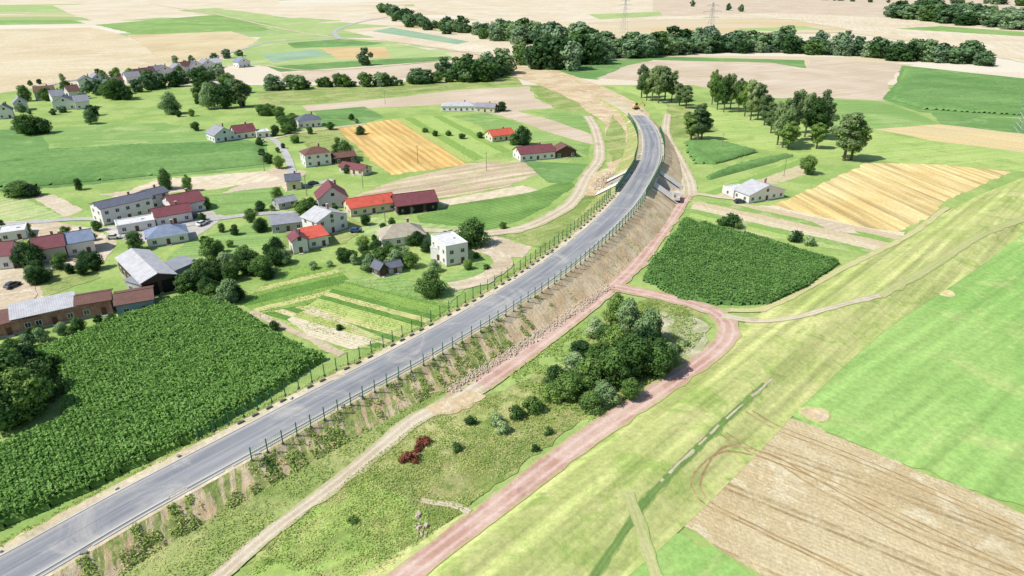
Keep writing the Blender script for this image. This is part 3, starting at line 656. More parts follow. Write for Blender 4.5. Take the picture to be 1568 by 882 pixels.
for x,y,h,w in [(10,655,12,11),(48,640,11,10),(22,615,12,11),(64,612,9,9),(0,600,11,11),(40,582,9,9),(-30,640,12,12),(70,575,6,7)]: tree(x,y,h,w,'d')
for x,y,h,w in [(960,512,10,7),(945,500,9,7),(985,560,10,9),(1005,575,9,8),(965,575,10,9),(935,590,9,8),(900,600,8,7),(870,610,6,7),(915,560,6,7),(880,575,6,7),(850,590,5,6),(990,530,10,8),(1020,560,6,6),(940,545,8,7),(905,628,4.5,5),(845,612,4,5),(925,618,5,6),(1000,520,6,6),(912,515,5,6),(965,612,5,5),(925,525,5,5),(890,545,4,5)]: tree(x,y,h,w,random.choice('dbbw'))
for poly,n,h0,h1 in [([(275,440),(330,385),(420,385),(445,405),(415,440),(350,468),(300,462)],38,3.5,7),([(520,400),(560,378),(600,388),(640,400),(620,420),(560,415),(520,410)],16,3,5.5),([(40,420),(130,400),(150,410),(120,430),(50,440)],8,3,5.5),([(-40,540),(60,510),(160,488),(180,495),(60,535),(-40,560)],12,2.5,4),
  ([(300,320),(440,300),(560,300),(560,360),(440,390),(300,380)],14,2.5,5),([(380,190),(560,180),(560,270),(440,290),(400,250)],14,2.5,5),([(40,130),(330,100),(330,125),(60,175)],34,4,9),([(560,340),(740,350),(740,410),(600,430)],12,2,4),([(0,340),(150,340),(200,400),(60,430),(0,400)],10,2.5,5),([(200,160),(400,140),(400,175),(250,200)],10,3,6)]:
    P=GP(poly); lo_,hi_=P.min(0),P.max(0); c=0
    while c<n:
        q=RNG.uniform(lo_,hi_)
        if inpoly(q[None],P)[0]:
            h=random.uniform(h0,h1); put(random.choice(BR+DK),q,h/10,'garden_tree',sx=h/9*random.uniform(.9,1.2)); c+=1
def trow(name,pts,spacing,h0,h1,spread,meshes,w=1.2):
    e=empty(name); P=catmull(GP(pts),spacing)
    for p in P:
        if random.random()<0.1: continue
        h=random.uniform(h0,h1)*random.choice([1,1,1,.65,1.15]); q=p+RNG.normal(0,spread,2); put(random.choice(meshes),q,h/10,'tree',e,sx=h/10*random.uniform(0.9,1.4)*w)
trow('tree_row',[(588,14),(612,28),(650,42),(710,52),(760,60),(830,66)],10,12,20,10,FARM)
trow('tree_row',[(760,62),(820,66),(880,76),(905,82)],6,17,27,8,FARM)
trow('tree_row',[(822,102),(850,106),(880,98),(930,92)],5,17,28,10,FARM)
trow('tree_row',[(900,88),(960,88),(1010,84),(1080,80),(1160,80),(1250,82),(1330,88),(1420,94),(1500,98)],4.6,13,22,7,FARM,1.3)
trow('tree_row',[(915,80),(990,78),(1080,74),(1180,76),(1270,78)],8,15,24,9,FARM,1.3)
trow('tree_row',[(1300,84),(1440,92)],12,14,20,7,FARM)
trow('tree_row',[(400,138),(440,137),(500,134),(560,132),(620,130),(700,124)],4,6,12,4,FARM+BR[:2])
trow('tree_row',[(300,148),(330,146),(380,140)],6,8,14,5,FARM+BR[:2])
trow('tree_row',[(708,120),(730,122),(745,118),(774,112)],3.5,14,21,5,FARM)
trow('tree_row',[(150,148),(230,136),(300,128),(340,120)],6,7,13,5,FARM)
trow('tree_row',[(0,170),(60,172),(150,176)],9,4,7,4,FARM)
trow('tree_row',[(260,98),(330,92),(370,86)],18,6,10,4,FARM)
trow('woodland',[(1385,26),(1450,34),(1520,40),(1620,48)],8,20,29,22,FARM,1.6)
trow('woodland',[(1395,22),(1480,28),(1560,36),(1700,46)],10,20,29,24,FARM,1.6)
trow('woodland',[(1410,8),(1500,6),(1600,10)],20,16,25,20,FARM,1.6)
trow('tree_row',[(1350,4),(1250,0),(1180,-2)],40,14,22,15,FARM)
trow('hedge_row',[(640,115),(700,106),(712,100)],8,4,8,3,FARM)
for x,y in[(1115,16),(1135,18),(614,30),(1296,68),(1060,10),(680,118),(560,100)]: put(FARM[0],G(x,y),1.7,'deciduous_tree')
trow('hedge_row',[(650,205),(720,212),(760,206)],7,2,3.5,2,BR[:2])
trow('hedge_row',[(1060,185),(1075,196),(1060,206)],5,4,7,3,BR[:2])
trow('hedge_row',[(395,170),(430,182),(450,200)],6,4,7,3,BR[:2])
for x,y,s in [(1118,348,1.6),(1108,346,1.1),(1128,349,1.2),(1218,370,1.2),(1240,376,1.0),(560,628,1),(612,600,.7),(660,575,.7),(520,650,.9),(410,722,1.0),(395,716,.7),(470,690,.7),(700,560,.7),(790,640,.9),(760,650,.8),(815,630,1.1),(770,662,.8),(520,505,.5),(480,412,.8),(505,408,.6),(730,395,.6),(745,412,.5),(1008,318,.5),
  (700,690,.5),(720,650,.6),(540,800,.4),(820,690,.4),(840,665,.5),(1035,540,.7),(1050,530,.5),(150,835,.6),(250,790,.6),(300,770,.5),(440,705,.6),(580,618,.6),(350,740,.6),(200,812,.5)]:
    put(random.choice(BU),G(x,y),s,'bush')
red=foliage_mat('red_leaves',C(140,80,64),C(164,104,82),C(180,130,96))
rb=tree_mesh('red_bush',1.6,1.8,700,red,0.28,0.05,8)
for x,y,s in[(628,705,1.0),(650,680,.9),(616,708,.7),(640,690,.7)]: put(rb,G(x,y),s,'red_shrub')
W1=foliage_mat('weeds_green',CF(118,144,72),CF(142,164,86),CF(166,182,104),False)
W2=foliage_mat('weeds_dry',CF(170,172,108),CF(188,186,122),CF(204,200,142),False)
weedp=[(430,815),(640,648),(760,605),(840,610),(900,640),(860,660),(760,742),(640,835),(560,900),(360,900)]
scatter(weedp,30000,0.24,0.35,W1,'weeds',clump=0.18,cs=0.13); scatter(weedp,22000,0.2,0.3,W2,'dry_weeds',clump=0.15,cs=0.22)
vp=[(20,882),(200,800),(400,712),(560,630),(760,530),(760,548),(600,655),(420,800),(300,900)]
scatter(vp,26000,0.25,0.45,W1,'weeds',clump=0.1,cs=0.18); scatter(vp,14000,0.2,0.35,W2,'dry_weeds',clump=0.1,cs=0.25)
scatter([(780,575),(900,490),(960,455),(1050,470),(1080,510),(1040,560),(900,650),(820,640)],14000,0.32,0.6,W1,'weeds',clump=0.05,cs=.2)
scatter([(0,830),(330,672),(520,560),(540,560),(340,685),(0,850)],9000,0.3,0.5,W1,'weeds',clump=-0.1)
scatter([(300,470),(400,440),(440,400),(520,410),(690,440),(690,470),(580,530),(400,490)],8000,0.24,0.35,W1,'garden_plants',clump=0.15,cs=0.2)
scatter([(700,880),(905,740),(1120,560),(1160,600),(1000,760),(930,882)],16000,0.18,0.15,W2,'dry_grass',clump=0.1,cs=0.15)
def slope_tufts(n,side,ia,ib,mat,name,thr,sz):
    i=RNG.integers(ia,ib,n); t=RNG.random(n)
    q=np.array([mnoise.noise(Vector(((S[a]+2.4*b)*0.5,b*0.6,7)))+0.5*mnoise.noise(Vector((S[a]*1.1,b*3,2)))+0.25*(b-0.5) for a,b in zip(i,t)])
    k=q>thr; i=i[k];t=t[k]; h=R3[i,2]
    off=(CR+1.6*h*t) if side>0 else (CL-1.6*h*t)
    off=off+RNG.normal(0,0.2,len(i)); jit=RNG.uniform(0,1.5,len(i))
    P=R3[i,:2]+N[i]*off[:,None]+T[i]*jit[:,None]; z=h*(1-t)+RNG.uniform(0.0,0.45,len(i))
    V,Fq=quads(np.c_[P,z],RNG.normal(size=(len(i),3))*0.6+np.array([0,0,.9]),RNG.uniform(.15,.42,len(i))*sz)
    link(bpy.data.objects.new(name,np_mesh(name,V,Fq,[mat])))
im=near(800,440,4.5)
slope_tufts(26000,1,0,im,W1,'slope_weeds',0.16,.9); slope_tufts(7000,1,0,im,W2,'slope_dry_weeds',0.05,.8); slope_tufts(14000,-1,0,i1,W1,'slope_weeds',0.0,.9)
slope_tufts(5000,1,im,i1,W1,'slope_weeds',0.38,.8)
def rocks(line,n,spread,h,mat,name,smin=.25,smax=.8):
    P=catmull(GP(line),1.0); mb=MB()
    for _ in range(n):
        p=P[random.randrange(len(P))]+RNG.normal(0,spread,2); s=random.uniform(smin,smax); d=random.uniform(0,h)
        mb.box((p[0],p[1],d+s*.2),(s,s*random.uniform(.6,1),s*.7),mat,random.uniform(0,3),random.uniform(.4,.8),random.uniform(-.4,.4))
    mb.obj(name)
rk=plain('rubble_stone',C(214,197,176),0.95,0.35,2)
rocks([(690,598),(760,555),(830,510),(890,470),(930,440)],2200,0.8,0.5,rk,'rubble_bank',.15,.5)
rocks([(1075,680),(1068,690)],50,0.5,0.3,rk,'rubble_heap',.2,.5); rocks([(1015,730),(985,760)],70,0.4,0.25,rk,'rubble_heap',.15,.4)
rocks([(940,268),(915,290)],260,2.0,1.0,rk,'spoil_heap'); rocks([(1024,268),(1034,292)],140,1.4,0.6,rk,'spoil_heap')
rocks([(640,790),(646,820)],30,0.5,0.4,rk,'rubble_heap')
cm=field_mat('maize',C(100,140,68),C(124,162,86),row_ang((200,600),(400,480)),None,big=0.04,fine=0.8,patch=C(144,176,100))
cl=foliage_mat('maize_leaves',CF(94,134,62),CF(120,158,80),CF(152,184,106),False)
crop_block([(60,540),(160,500),(300,452),(350,470),(410,505),(500,553),(420,605),(325,664),(150,748),(-40,835),(-80,760),(0,690),(90,645),(95,590)],cm,row_ang((120,720),(60,560)),'maize_crop',1.7,0.6,0.42,120000,cl,rowamp=0.24)
cm2=field_mat('maize_b',C(88,130,68),C(108,148,82),0,None,big=0.04,fine=0.8)
cl2=foliage_mat('maize_leaves_b',CF(82,122,60),CF(106,144,76),CF(138,172,98),False)
cm3=field_mat('maize_c',C(108,150,82),C(130,168,98),0.3,None,big=0.02,fine=0.5)
crop_block([(1045,337),(1160,368),(1288,404),(1240,440),(1180,468),(1100,468),(1035,460),(978,428),(1005,390)],cm2,row_ang((1010,420),(1230,440)),'maize_crop',1.4,0.7,0.42,80000,cl2,rowamp=.22,rn=.12)
crop_block([(1045,218),(1100,218),(1165,233),(1100,252),(1060,252)],cm3,row_ang((1045,235),(1150,240)),'maize_crop',1.6,1.2,0.8,0,rowamp=.2)
crop_block([(1078,272),(1130,252),(1205,236),(1216,240),(1140,262),(1085,277)],cm3,row_ang((1080,275),(1210,240)),'maize_crop',1.6,1.2,0.8,0,rowamp=.2)
crop_block([(1384,104),(1568,124),(1760,134),(1760,184),(1568,178),(1412,168),(1362,152)],cm3,0.3,'maize_crop',1.6,2.4,1.5,0,rowamp=.15)
crop_block([(-150,240),(60,232),(230,222),(405,222),(408,252),(250,268),(60,286),(-150,294)],cm3,row_ang((60,280),(400,245)),'maize_crop',1.4,1.8,1.0,0,rowamp=.2)
# ---------------------------------------------------------------- buildings
glass=plain('window_glass',(0.03,0.04,0.05,1),0.12,0.1,spec=0.6); fr=plain('window_frame',C(235,235,232),0.6,0.05); doorm=plain('door_wood',C(110,80,58),0.7)
WALL={'white':plain('white_render',C(240,238,232),0.85,0.08),'cream':plain('cream_render',C(232,220,190),0.85,0.1),'grey':plain('grey_render',C(190,188,184),0.9,0.15),'blue':plain('blue_grey_wall',C(150,170,182),0.8,0.15),'dark':plain('dark_timber',C(92,74,64),0.9,0.2)}
def brick():
    m=NT('red_brick'); b=m.add('ShaderNodeTexBrick'); m.link(m.pos(),b.inputs[0]); b.inputs['Scale'].default_value=3
    b.inputs['Color1'].default_value=C(176,110,92);b.inputs['Color2'].default_value=C(154,92,76);b.inputs['Mortar'].default_value=C(190,176,164)
    col=m.mix(m.smooth(m.noise(0.5,4),0.4,0.7),b.outputs['Color'],C(190,154,136)); return m.fin(col)
WALL['brick']=brick()
def roofm(name,c,rough=0.7):
    m=NT(name); tc=m.add('ShaderNodeTexCoord'); s=m.add('ShaderNodeSeparateXYZ'); m.link(tc.outputs['Object'],s.inputs[0])
    w=m.math('SINE',m.math('MULTIPLY',s.outputs[0],2*math.pi/0.5)); w2=m.math('SINE',m.math('MULTIPLY',s.outputs[1],2*math.pi/0.7))
    n=m.noise(0.6,4,0.7); k=m.math('ADD',1.0,m.math('ADD',m.math('MULTIPLY',w,0.10),m.math('MULTIPLY',m.math('SUBTRACT',n,0.5),0.9)))
    k=m.math('ADD',k,m.math('MULTIPLY',w2,0.06))
    g=m.add('ShaderNodeVectorMath',operation='SCALE'); g.inputs[0].default_value=c[:3]; m.link(k,g.inputs['Scale']); m.b.inputs['Specular IOR Level'].default_value=0.35
    return m.fin(g.outputs[0],rough)
ROOF={'maroon':roofm('maroon_tiles',C(132,76,82)),'red':roofm('red_tiles',C(218,100,80)),'brown':roofm('brown_tiles',C(124,90,80)),'grey':roofm('grey_tiles',C(156,158,166)),'dgrey':roofm('slate_tiles',C(108,112,126)),
 'lgrey':roofm('fibre_cement_roof',C(198,198,200)),'blue':roofm('blue_grey_tiles',C(138,152,176)),'tan':roofm('weathered_roof',C(186,176,156)),'white':roofm('white_membrane',C(228,228,226))}
def house(p0,p1,depth,h,roof,rc,wc,name='house',rh=None,ridge='x',door=True,win=True,chim=True,open_front=False):
    a=G(*p0);b=G(*p1); w=float(np.linalg.norm(b-a)); yaw=math.atan2(b[1]-a[1],b[0]-a[0])
    nrm=np.array([-math.sin(yaw),math.cos(yaw)]); c=(a+b)/2+nrm*depth/2
    e=empty(name,(c[0],c[1],0),yaw); wm=WALL[wc]; rm=ROOF[rc]; X,Y=w/2,depth/2
    mb=MB(); mb.box((0,0,h/2),(w,depth,h),wm); mb.box((0,0,0.2),(w+0.1,depth+0.1,0.5),WALL['grey'])
    rh=rh if rh is not None else (min(w,depth)*0.38 if roof!='flat' else 0.3); ov=0.45; th=0.18; r=MB()
    def slab(p):
        q=[(x,y,z+th) for x,y,z in p]; r.face(q,rm); r.face(p[::-1],rm)
        for i in range(len(p)): j=(i+1)%len(p); r.face([p[i],p[j],q[j],q[i]],rm)
    if roof=='gable':
        if ridge=='x':
            k=rh/Y
            slab([(-X-ov,-Y-ov,h-ov*k),(X+ov,-Y-ov,h-ov*k),(X+ov,0,h+rh),(-X-ov,0,h+rh)]); slab([(X+ov,Y+ov,h-ov*k),(-X-ov,Y+ov,h-ov*k),(-X-ov,0,h+rh),(X+ov,0,h+rh)])
            for s in(-1,1): mb.face([(s*X,-Y,h),(s*X,Y,h),(s*X,0,h+rh)],wm)
            if win:
                for s in(-1,1): mb.box((s*(X+0.02),0,h+rh*0.3),(0.06,1.0,1.1),glass)
        else:
            k=rh/X
            slab([(-X-ov,-Y-ov,h-ov*k),(0,-Y-ov,h+rh),(0,Y+ov,h+rh),(-X-ov,Y+ov,h-ov*k)]); slab([(X+ov,Y+ov,h-ov*k),(0,Y+ov,h+rh),(0,-Y-ov,h+rh),(X+ov,-Y-ov,h-ov*k)])
            for s in(-1,1): mb.face([(-X,s*Y,h),(X,s*Y,h),(0,s*Y,h+rh)],wm)
            if win: mb.box((0,-(Y+0.02),h+rh*0.3),(1.2,0.06,1.2),glass)
        r.box((0,0,h+rh+th+0.02),(w+2*ov,0.3,0.12) if ridge=='x' else (0.3,depth+2*ov,0.12),rm)
    elif roof=='hip':
        Xo,Yo=X+ov,Y+ov; hz=h-0.1
        if w>=depth: q=[(-Xo+Yo,0,h+rh),(Xo-Yo,0,h+rh)]; A=[(-Xo,-Yo,hz),(Xo,-Yo,hz),(Xo,Yo,hz),(-Xo,Yo,hz)]; fs=[[A[0],A[1],q[1],q[0]],[A[1],A[2],q[1]],[A[2],A[3],q[0],q[1]],[A[3],A[0],q[0]]]
        else: q=[(0,-Yo+Xo,h+rh),(0,Yo-Xo,h+rh)]; A=[(-Xo,-Yo,hz),(Xo,-Yo,hz),(Xo,Yo,hz),(-Xo,Yo,hz)]; fs=[[A[0],A[1],q[0]],[A[1],A[2],q[1],q[0]],[A[2],A[3],q[1]],[A[3],A[0],q[0],q[1]]]
        for s_ in fs: r.face(s_,rm)
        r.face(A[::-1],fr)
    elif roof=='mono':
        slab([(-X-ov,-Y-ov,h),(X+ov,-Y-ov,h),(X+ov,Y+ov,h+rh),(-X-ov,Y+ov,h+rh)])
        for s in(-1,1): mb.face([(s*X,-Y,h),(s*X,Y,h),(s*X,Y,h+rh)],wm)
        mb.face([(-X,Y,h),(X,Y,h),(X,Y,h+rh),(-X,Y,h+rh)],wm)
    else:
        r.box((0,0,h+0.06),(w-0.5,depth-0.5,0.14),rm)
        for s in(-1,1): r.box((0,s*(Y-0.12),h+0.18),(w+0.1,0.34,0.4),wm); r.box((s*(X-0.12),0,h+0.17),(0.34,depth-0.5,0.38),wm)
        r.box((w*0.2,0,h+0.35),(0.8,0.8,0.5),wm)
    mb.obj('walls',e); r.obj('roof',e)
    if win or door:
        g_=MB(); fl=max(1,int(h//2.7))
        for k in range(fl):
            z=1.6+k*2.8
            if z+0.7>h: break
            for s in(-1,1):
                n=max(1,int(w//3.2))
                for i in range(n):
                    x=-X+w*(i+0.5)/n
                    if door and k==0 and s==-1 and i==n//2: continue
                    g_.box((x,s*(Y+0.02),z),(1.4,0.08,1.4),fr); g_.box((x,s*(Y+0.045),z),(1.15,0.08,1.15),glass); g_.box((x,s*(Y+0.07),z),(0.07,0.07,1.15),fr)
                n=max(1,int(depth//3.6))
                for i in range(n):
                    y=-Y+depth*(i+0.5)/n
                    g_.box((s*(X+0.02),y,z),(0.08,1.3,1.4),fr); g_.box((s*(X+0.045),y,z),(0.08,1.05,1.15),glass); g_.box((s*(X+0.07),y,z),(0.07,0.07,1.15),fr)
        g_.obj('windows',e)
    dm=MB()
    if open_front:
        dk_=plain('painted_opening_shade',(0.02,0.018,0.016,1),0.9)  # near-black panels on the solid wall paint the shade inside an open front
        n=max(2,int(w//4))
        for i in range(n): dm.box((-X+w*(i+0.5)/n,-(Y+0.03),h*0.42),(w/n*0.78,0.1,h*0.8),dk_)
    else:
        n=max(1,int(w//3.2)); x=-X+w*(n//2+0.5)/n
        dm.box((x,-(Y+0.03),1.1),(1.1,0.1,2.1),doorm); dm.box((x,-(Y+0.5),0.12),(1.6,1.0,0.24),M['conc'])
    dm.obj('door',e)
    if chim and roof in('gable','hip'):
        ch=MB(); ch.box((w*0.18,depth*0.08,h+rh+0.2),(0.7,0.6,1.8),WALL['brick']); ch.box((w*0.18,depth*0.08,h+rh+1.15),(0.85,0.75,0.14),M['conc']); ch.obj('chimney',e)
    return e
H=house
H((-60,533),(60,503),7,3.4,'mono','brown','brick','brick_shed',0.6,win=True,chim=False)
H((25,511),(122,489),7.6,3.8,'mono','lgrey','brick','brick_shed',0.9,chim=False)
H((122,489),(174,480),7,4.0,'gable','brown','brick','brick_shed',1.0,chim=False)
H((182,487),(238,477),9,3.6,'gable','brown','blue','garage',1.2,ridge='x',chim=False)
H((222,457),(274,443),24,4.6,'gable','lgrey','dark','barn',1.6,ridge='y',win=False,open_front=True,chim=False)
H((196,447),(222,455),18,3.6,'mono','grey','grey','barn',0.6,win=False,chim=False)
H((-40,418),(22,412),9,4.6,'gable','maroon','white','house',2.6)
H((58,404),(104,396),9,4.4,'gable','maroon','cream','house',2.4)
H((106,394),(148,386),8,4.4,'gable','blue','white','house',2.2)
H((0,372),(42,366),8,3,'flat','white','white','outbuilding')
H((160,346),(238,327),9,6.2,'gable','dgrey','white','house',1.3)
H((232,322),(262,314),8,5.4,'gable','dgrey','white','house',1.3)
H((242,348),(296,338),8,3.6,'gable','maroon','white','house',2.0)
H((268,332),(316,322),12,4.0,'gable','maroon','white','house',2.4)
H((182,360),(240,350),7,3.0,'flat','white','white','outbuilding')
H((228,380),(290,370),9,3.2,'hip','blue','white','house',2.4)
H((489,322),(534,317),10,4.2,'gable','maroon','white','house',4.2,ridge='y')
H((538,333),(607,322),9,3.4,'gable','red','cream','barn',2.2,chim=False)
H((609,330),(671,322),10,3.6,'gable','maroon','dark','barn',2.8,open_front=True,win=False,chim=False)
H((488,364),(533,350),9,5.4,'gable','lgrey','white','house',2.2,ridge='y')
H((450,390),(473,386),6,4.4,'gable','maroon','white','house',1.4,ridge='y')
H((474,382),(504,376),8,3.6,'mono','red','white','outbuilding',1.0,chim=False)
H((418,358),(466,352),8,3.0,'mono','grey','grey','outbuilding',0.8,chim=False)
H((428,322),(456,316),6,2.6,'gable','grey','grey','outbuilding',1.2,chim=False)
H((440,292),(462,290),7,4.0,'gable','dgrey','cream','house',1.8)
H((586,380),(652,372),9,3.2,'hip','tan','white','house',3.0)
H((684,409),(717,402),11,6.4,'flat','white','white','modern_house')
H((660,398),(684,402),8,4.0,'flat','lgrey','white','modern_house')
H((582,425),(594,421),4,2.6,'gable','dgrey','dark','garden_shed',1.4,ridge='y',win=False,chim=False)
H((596,421),(616,417),4,2.2,'gable','dgrey','grey','garden_shed',1.0,win=False,chim=False)
H((469,257),(508,252),9,5.8,'hip','brown','white','house',2.4)
H((514,252),(546,248),7,3.0,'gable','brown','dark','barn',1.6,win=False,chim=False)
H((520,264),(556,270),6,2.8,'gable','maroon','cream','outbuilding',1.4,chim=False)
H((458,197),(493,194),10,4.2,'hip','dgrey','white','house',2.8)
H((330,219),(362,214),11,3.8,'gable','grey','white','house',3.4,ridge='y')
H((362,214),(393,210),9,3.6,'gable','maroon','white','house',3.0)
H((394,212),(414,210),8,3.0,'flat','white','white','garage')
H((676,171),(728,171),9,3.6,'hip','lgrey','white','house',1.8)
H((728,172),(757,173),8,3.4,'gable','grey','cream','house',1.8)
H((754,218),(788,214),9,3.2,'gable','red','cream','house',2.2)
H((797,248),(850,243),10,3.6,'gable','maroon','white','house',2.4)
H((851,243),(882,241),8,3.4,'gable','brown','dark','barn',2.4,ridge='y',win=False,chim=False)
H((1146,312),(1200,303),9,3.4,'gable','lgrey','white','house',2.8,ridge='y')
H((1122,304),(1146,301),7,3.0,'flat','white','white','outbuilding')
for x,y,w,rc in[(70,152,30,'brown'),(100,168,34,'dgrey'),(92,158,20,'grey'),(135,134,26,'dgrey'),(152,130,20,'grey'),(206,127,22,'grey'),(219,122,16,'brown'),(232,120,18,'brown'),(244,117,16,'grey'),(255,116,22,'dgrey'),(276,113,20,'grey'),(290,110,16,'brown'),(302,109,22,'dgrey'),(320,106,18,'grey'),(375,103,18,'blue'),(10,182,24,'dgrey'),(128,167,22,'grey'),(182,136,20,'brown'),(34,170,22,'grey'),(116,150,18,'brown'),(168,140,18,'grey'),(334,104,14,'white')]:
    H((x-w/2,y+1),(x+w/2,y-1),9,5,'gable',rc,'white','house',3.4,ridge=random.choice('xy'))
# ---------------------------------------------------------------- vehicles
tyre=plain('tyre',(0.02,0.02,0.02,1),0.9)
def paint(n,c): return plain(n,c,0.3,0.03,spec=0.6)
def prism(mb,prof,w,mat,taper=None):
    n=len(prof); t=taper or [1]*n
    A=[(x,-w/2*k,z) for (x,z),k in zip(prof,t)]; B=[(x,w/2*k,z) for (x,z),k in zip(prof,t)]
    mb.face(A,mat); mb.face(B[::-1],mat)
    for i in range(n): j=(i+1)%n; mb.face([A[j],A[i],B[i],B[j]],mat)
def wheels(mb,xs,w,r=0.33):
    for x in xs:
        for s in(-1,1): mb.beam((x,s*(w/2-0.2),r),(x,s*(w/2+0.02),r),r,tyre,n=12)
ZV=LAY[0]+0.02
def car(px,py,yaw,c):
    g=G(px,py); e=empty('parked_car',(g[0],g[1],ZV),yaw); mb=MB(); pm=paint('car_paint',c)
    prism(mb,[(-2.1,.3),(2.1,.3),(2.15,.65),(1.9,.82),(1.0,.92),(-1.9,.95),(-2.15,.7)],1.75,pm); mb.obj('body',e)
    mb=MB(); prism(mb,[(-1.75,.95),(1.05,.93),(.45,1.38),(-1.2,1.42)],1.6,glass,[1,1,.84,.84]); mb.obj('windows',e)
    mb=MB(); prism(mb,[(-1.2,1.42),(.45,1.39),(.4,1.46),(-1.15,1.48)],1.36,pm); mb.obj('roof',e)
    mb=MB(); wheels(mb,(-1.3,1.35),1.75); mb.obj('wheels',e)
def truck(px,py,yaw,cab,body,z=None,name='dump_truck'):
    g=G(px,py); e=empty(name,(g[0],g[1],ZV if z is None else z),yaw)
    mb=MB(); prism(mb,[(1.6,.7),(3.6,.7),(3.6,1.6),(3.35,2.7),(1.6,2.75)],2.4,paint('cab_paint',cab)); mb.box((-.3,0,.75),(6.2,1.0,.3),tyre); mb.obj('cab',e)
    mb=MB(); prism(mb,[(3.62,1.6),(3.37,2.5),(3.39,2.5),(3.64,1.6)],2.1,glass); mb.box((2.7,0,2.1),(.9,2.46,.7),glass); mb.obj('windows',e)
    mb=MB(); bm_=paint('body_paint',body)
    for s in(-1,1): mb.box((-1.1,s*1.15,1.75),(4.8,.1,1.3),bm_)
    mb.box((-1.1,0,1.12),(4.8,2.2,.12),bm_); mb.box((1.3,0,1.85),(.1,2.2,1.4),bm_); mb.box((-3.45,0,1.7),(.1,2.2,1.1),bm_); mb.obj('tipper_body',e)
    mb=MB(); wheels(mb,(2.6,-1.5,-2.6),2.4,.5); mb.obj('wheels',e)
truck(1036,308,row_ang((1036,330),(1040,300)),C(236,236,236),C(214,206,196))
def excavator(px,py,yaw,z):
    g=G(px,py,z); e=empty('excavator',(g[0],g[1],z+.07),yaw); y_=paint('excavator_yellow',C(226,184,104)); mb=MB()
    for s in(-1,1): prism_=[(-1.9,.15),(1.9,.15),(2.2,.5),(1.9,.9),(-1.9,.9),(-2.2,.5)]; A=len(mb.v); prism(mb,prism_,.6,tyre); mb.v[A:]=[(x,y+s*1.1,z2) for x,y,z2 in mb.v[A:]]
    mb.obj('tracks',e); mb=MB(); mb.box((-.5,0,1.6),(3.2,2.5,1.1),y_); mb.box((-2.25,0,1.6),(.3,2.4,1.3),y_); mb.obj('body',e)
    mb=MB(); mb.box((.6,.75,2.9),(1.5,1.0,1.4),glass,taper=.9); mb.box((.6,.75,3.67),(1.5,1.0,.12),y_); mb.obj('cab',e)
    mb=MB(); mb.beam((.9,-.2,1.7),(3.6,-.2,4.6),.3,y_,.25); mb.beam((3.6,-.2,4.6),(6.0,-.2,2.6),.22,y_,.18); mb.beam((2.0,-.2,2.2),(3.2,-.2,3.7),.1,M['steel']); mb.obj('boom',e)
    mb=MB(); prism(mb,[(5.6,2.7),(6.3,2.6),(6.5,1.7),(5.9,1.3),(5.3,1.6)],1.1,y_); mb.obj('bucket',e)
excavator(974,167,0.4,1.7)
W_=C(235,235,235);D_=C(70,76,86);B_=C(70,100,150);Rr=C(170,50,44)
for x,y,a,c in[(402,218,.2,W_),(300,334,.4,D_),(310,345,1.2,W_),(20,362,.3,W_),(20,440,1.3,D_),(545,356,.2,B_),(1132,311,.2,D_),(424,345,.3,Rr),(175,366,.2,W_),(480,283,.7,D_)]: car(x,y,a,c)
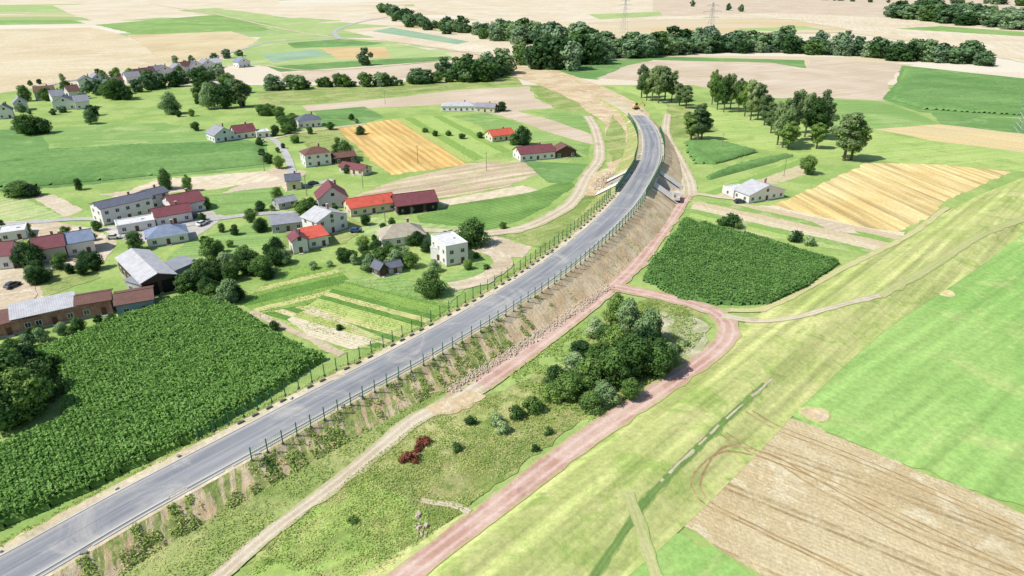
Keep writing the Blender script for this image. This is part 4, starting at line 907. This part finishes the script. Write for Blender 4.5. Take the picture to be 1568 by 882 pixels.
# ---------------------------------------------------------------- pylons and poles
def pylon(px,py,H_,yaw):
    g=G(px,py); e=empty('electricity_pylon',(g[0],g[1],0),yaw); mb=MB(); w=H_*.09
    for sx_ in(-1,1):
        for sy_ in(-1,1): mb.beam((sx_*w,sy_*w,0),(sx_*.5,sy_*.5,H_),.12,M['steel'])
    n=9
    for i in range(n):
        a=i/n;b=(i+1)/n; wa=w+(0.5-w)*a; wb=w+(0.5-w)*b
        for s in(-1,1):
            mb.beam((-wa,s*wa,H_*a),(wb,s*wb,H_*b),.06,M['steel']); mb.beam((wa,s*wa,H_*a),(-wb,s*wb,H_*b),.06,M['steel'])
            mb.beam((s*wa,-wa,H_*a),(s*wb,wb,H_*b),.06,M['steel'])
    mb.obj('lattice',e); mb=MB()
    for z,l in((H_*.7,H_*.17),(H_*.82,H_*.22),(H_*.94,H_*.14)):
        for s in(-1,1):
            mb.beam((0,0,z),(s*l,0,z),.12,M['steel']); mb.beam((0,0,z+1.6),(s*l,0,z),.08,M['steel']); mb.beam((s*l,0,z),(s*l,0,z-1.6),.08,dk)
    mb.obj('crossarms',e)
pylon(955,52,48,.3); pylon(1084,80,52,.3); pylon(1560,202,24,.3)
wood=plain('pole_wood',C(150,138,120),0.9)
for x,y in[(378,98),(590,340),(405,262),(556,288),(640,250),(745,262),(380,210),(470,300),(590,160),(1105,230),(1200,270)]:
    g=G(x,y); e=empty('utility_pole',(g[0],g[1],0),.4); mb=MB(); mb.beam((0,0,0),(0,0,8.5),.14,wood,.09,8); mb.box((0,0,8),(1.6,.1,.1),wood)
    for s in(-.7,0,.7): mb.beam((s,0,8.05),(s,0,8.3),.05,M['conc'],n=6)
    mb.obj('pole',e)
# ---------------------------------------------------------------- light, sky, camera
w=bpy.data.worlds.new('World'); scene.world=w; w.use_nodes=True; nt=w.node_tree; bg=nt.nodes['Background']
sky=nt.nodes.new('ShaderNodeTexSky'); sky.sky_type='NISHITA'; sky.sun_disc=False
SD=Vector((-0.93,-0.37,0)).normalized(); EL=math.radians(50)
sky.sun_elevation=EL; sky.sun_rotation=math.atan2(SD.x,SD.y); nt.links.new(sky.outputs[0],bg.inputs[0]); bg.inputs[1].default_value=0.13
sd=bpy.data.lights.new('sun','SUN'); sd.energy=5.0; sd.angle=math.radians(0.5); sd.color=(1,.965,.90)
so=link(bpy.data.objects.new('sun',sd)); tod=Vector((SD.x*math.cos(EL),SD.y*math.cos(EL),math.sin(EL))); so.rotation_euler=tod.to_track_quat('Z','Y').to_euler()
cd=bpy.data.cameras.new('camera'); cd.lens=36*F/1568; cd.sensor_width=36; cd.clip_end=20000; cd.clip_start=1
co=link(bpy.data.objects.new('camera',cd)); co.location=(0,0,CAMH); co.rotation_euler=(math.pi/2-PITCH,0,0); scene.camera=co
scene.view_settings.view_transform='Standard'; scene.view_settings.look='None'; scene.view_settings.exposure=0
print('objects',len(bpy.data.objects))
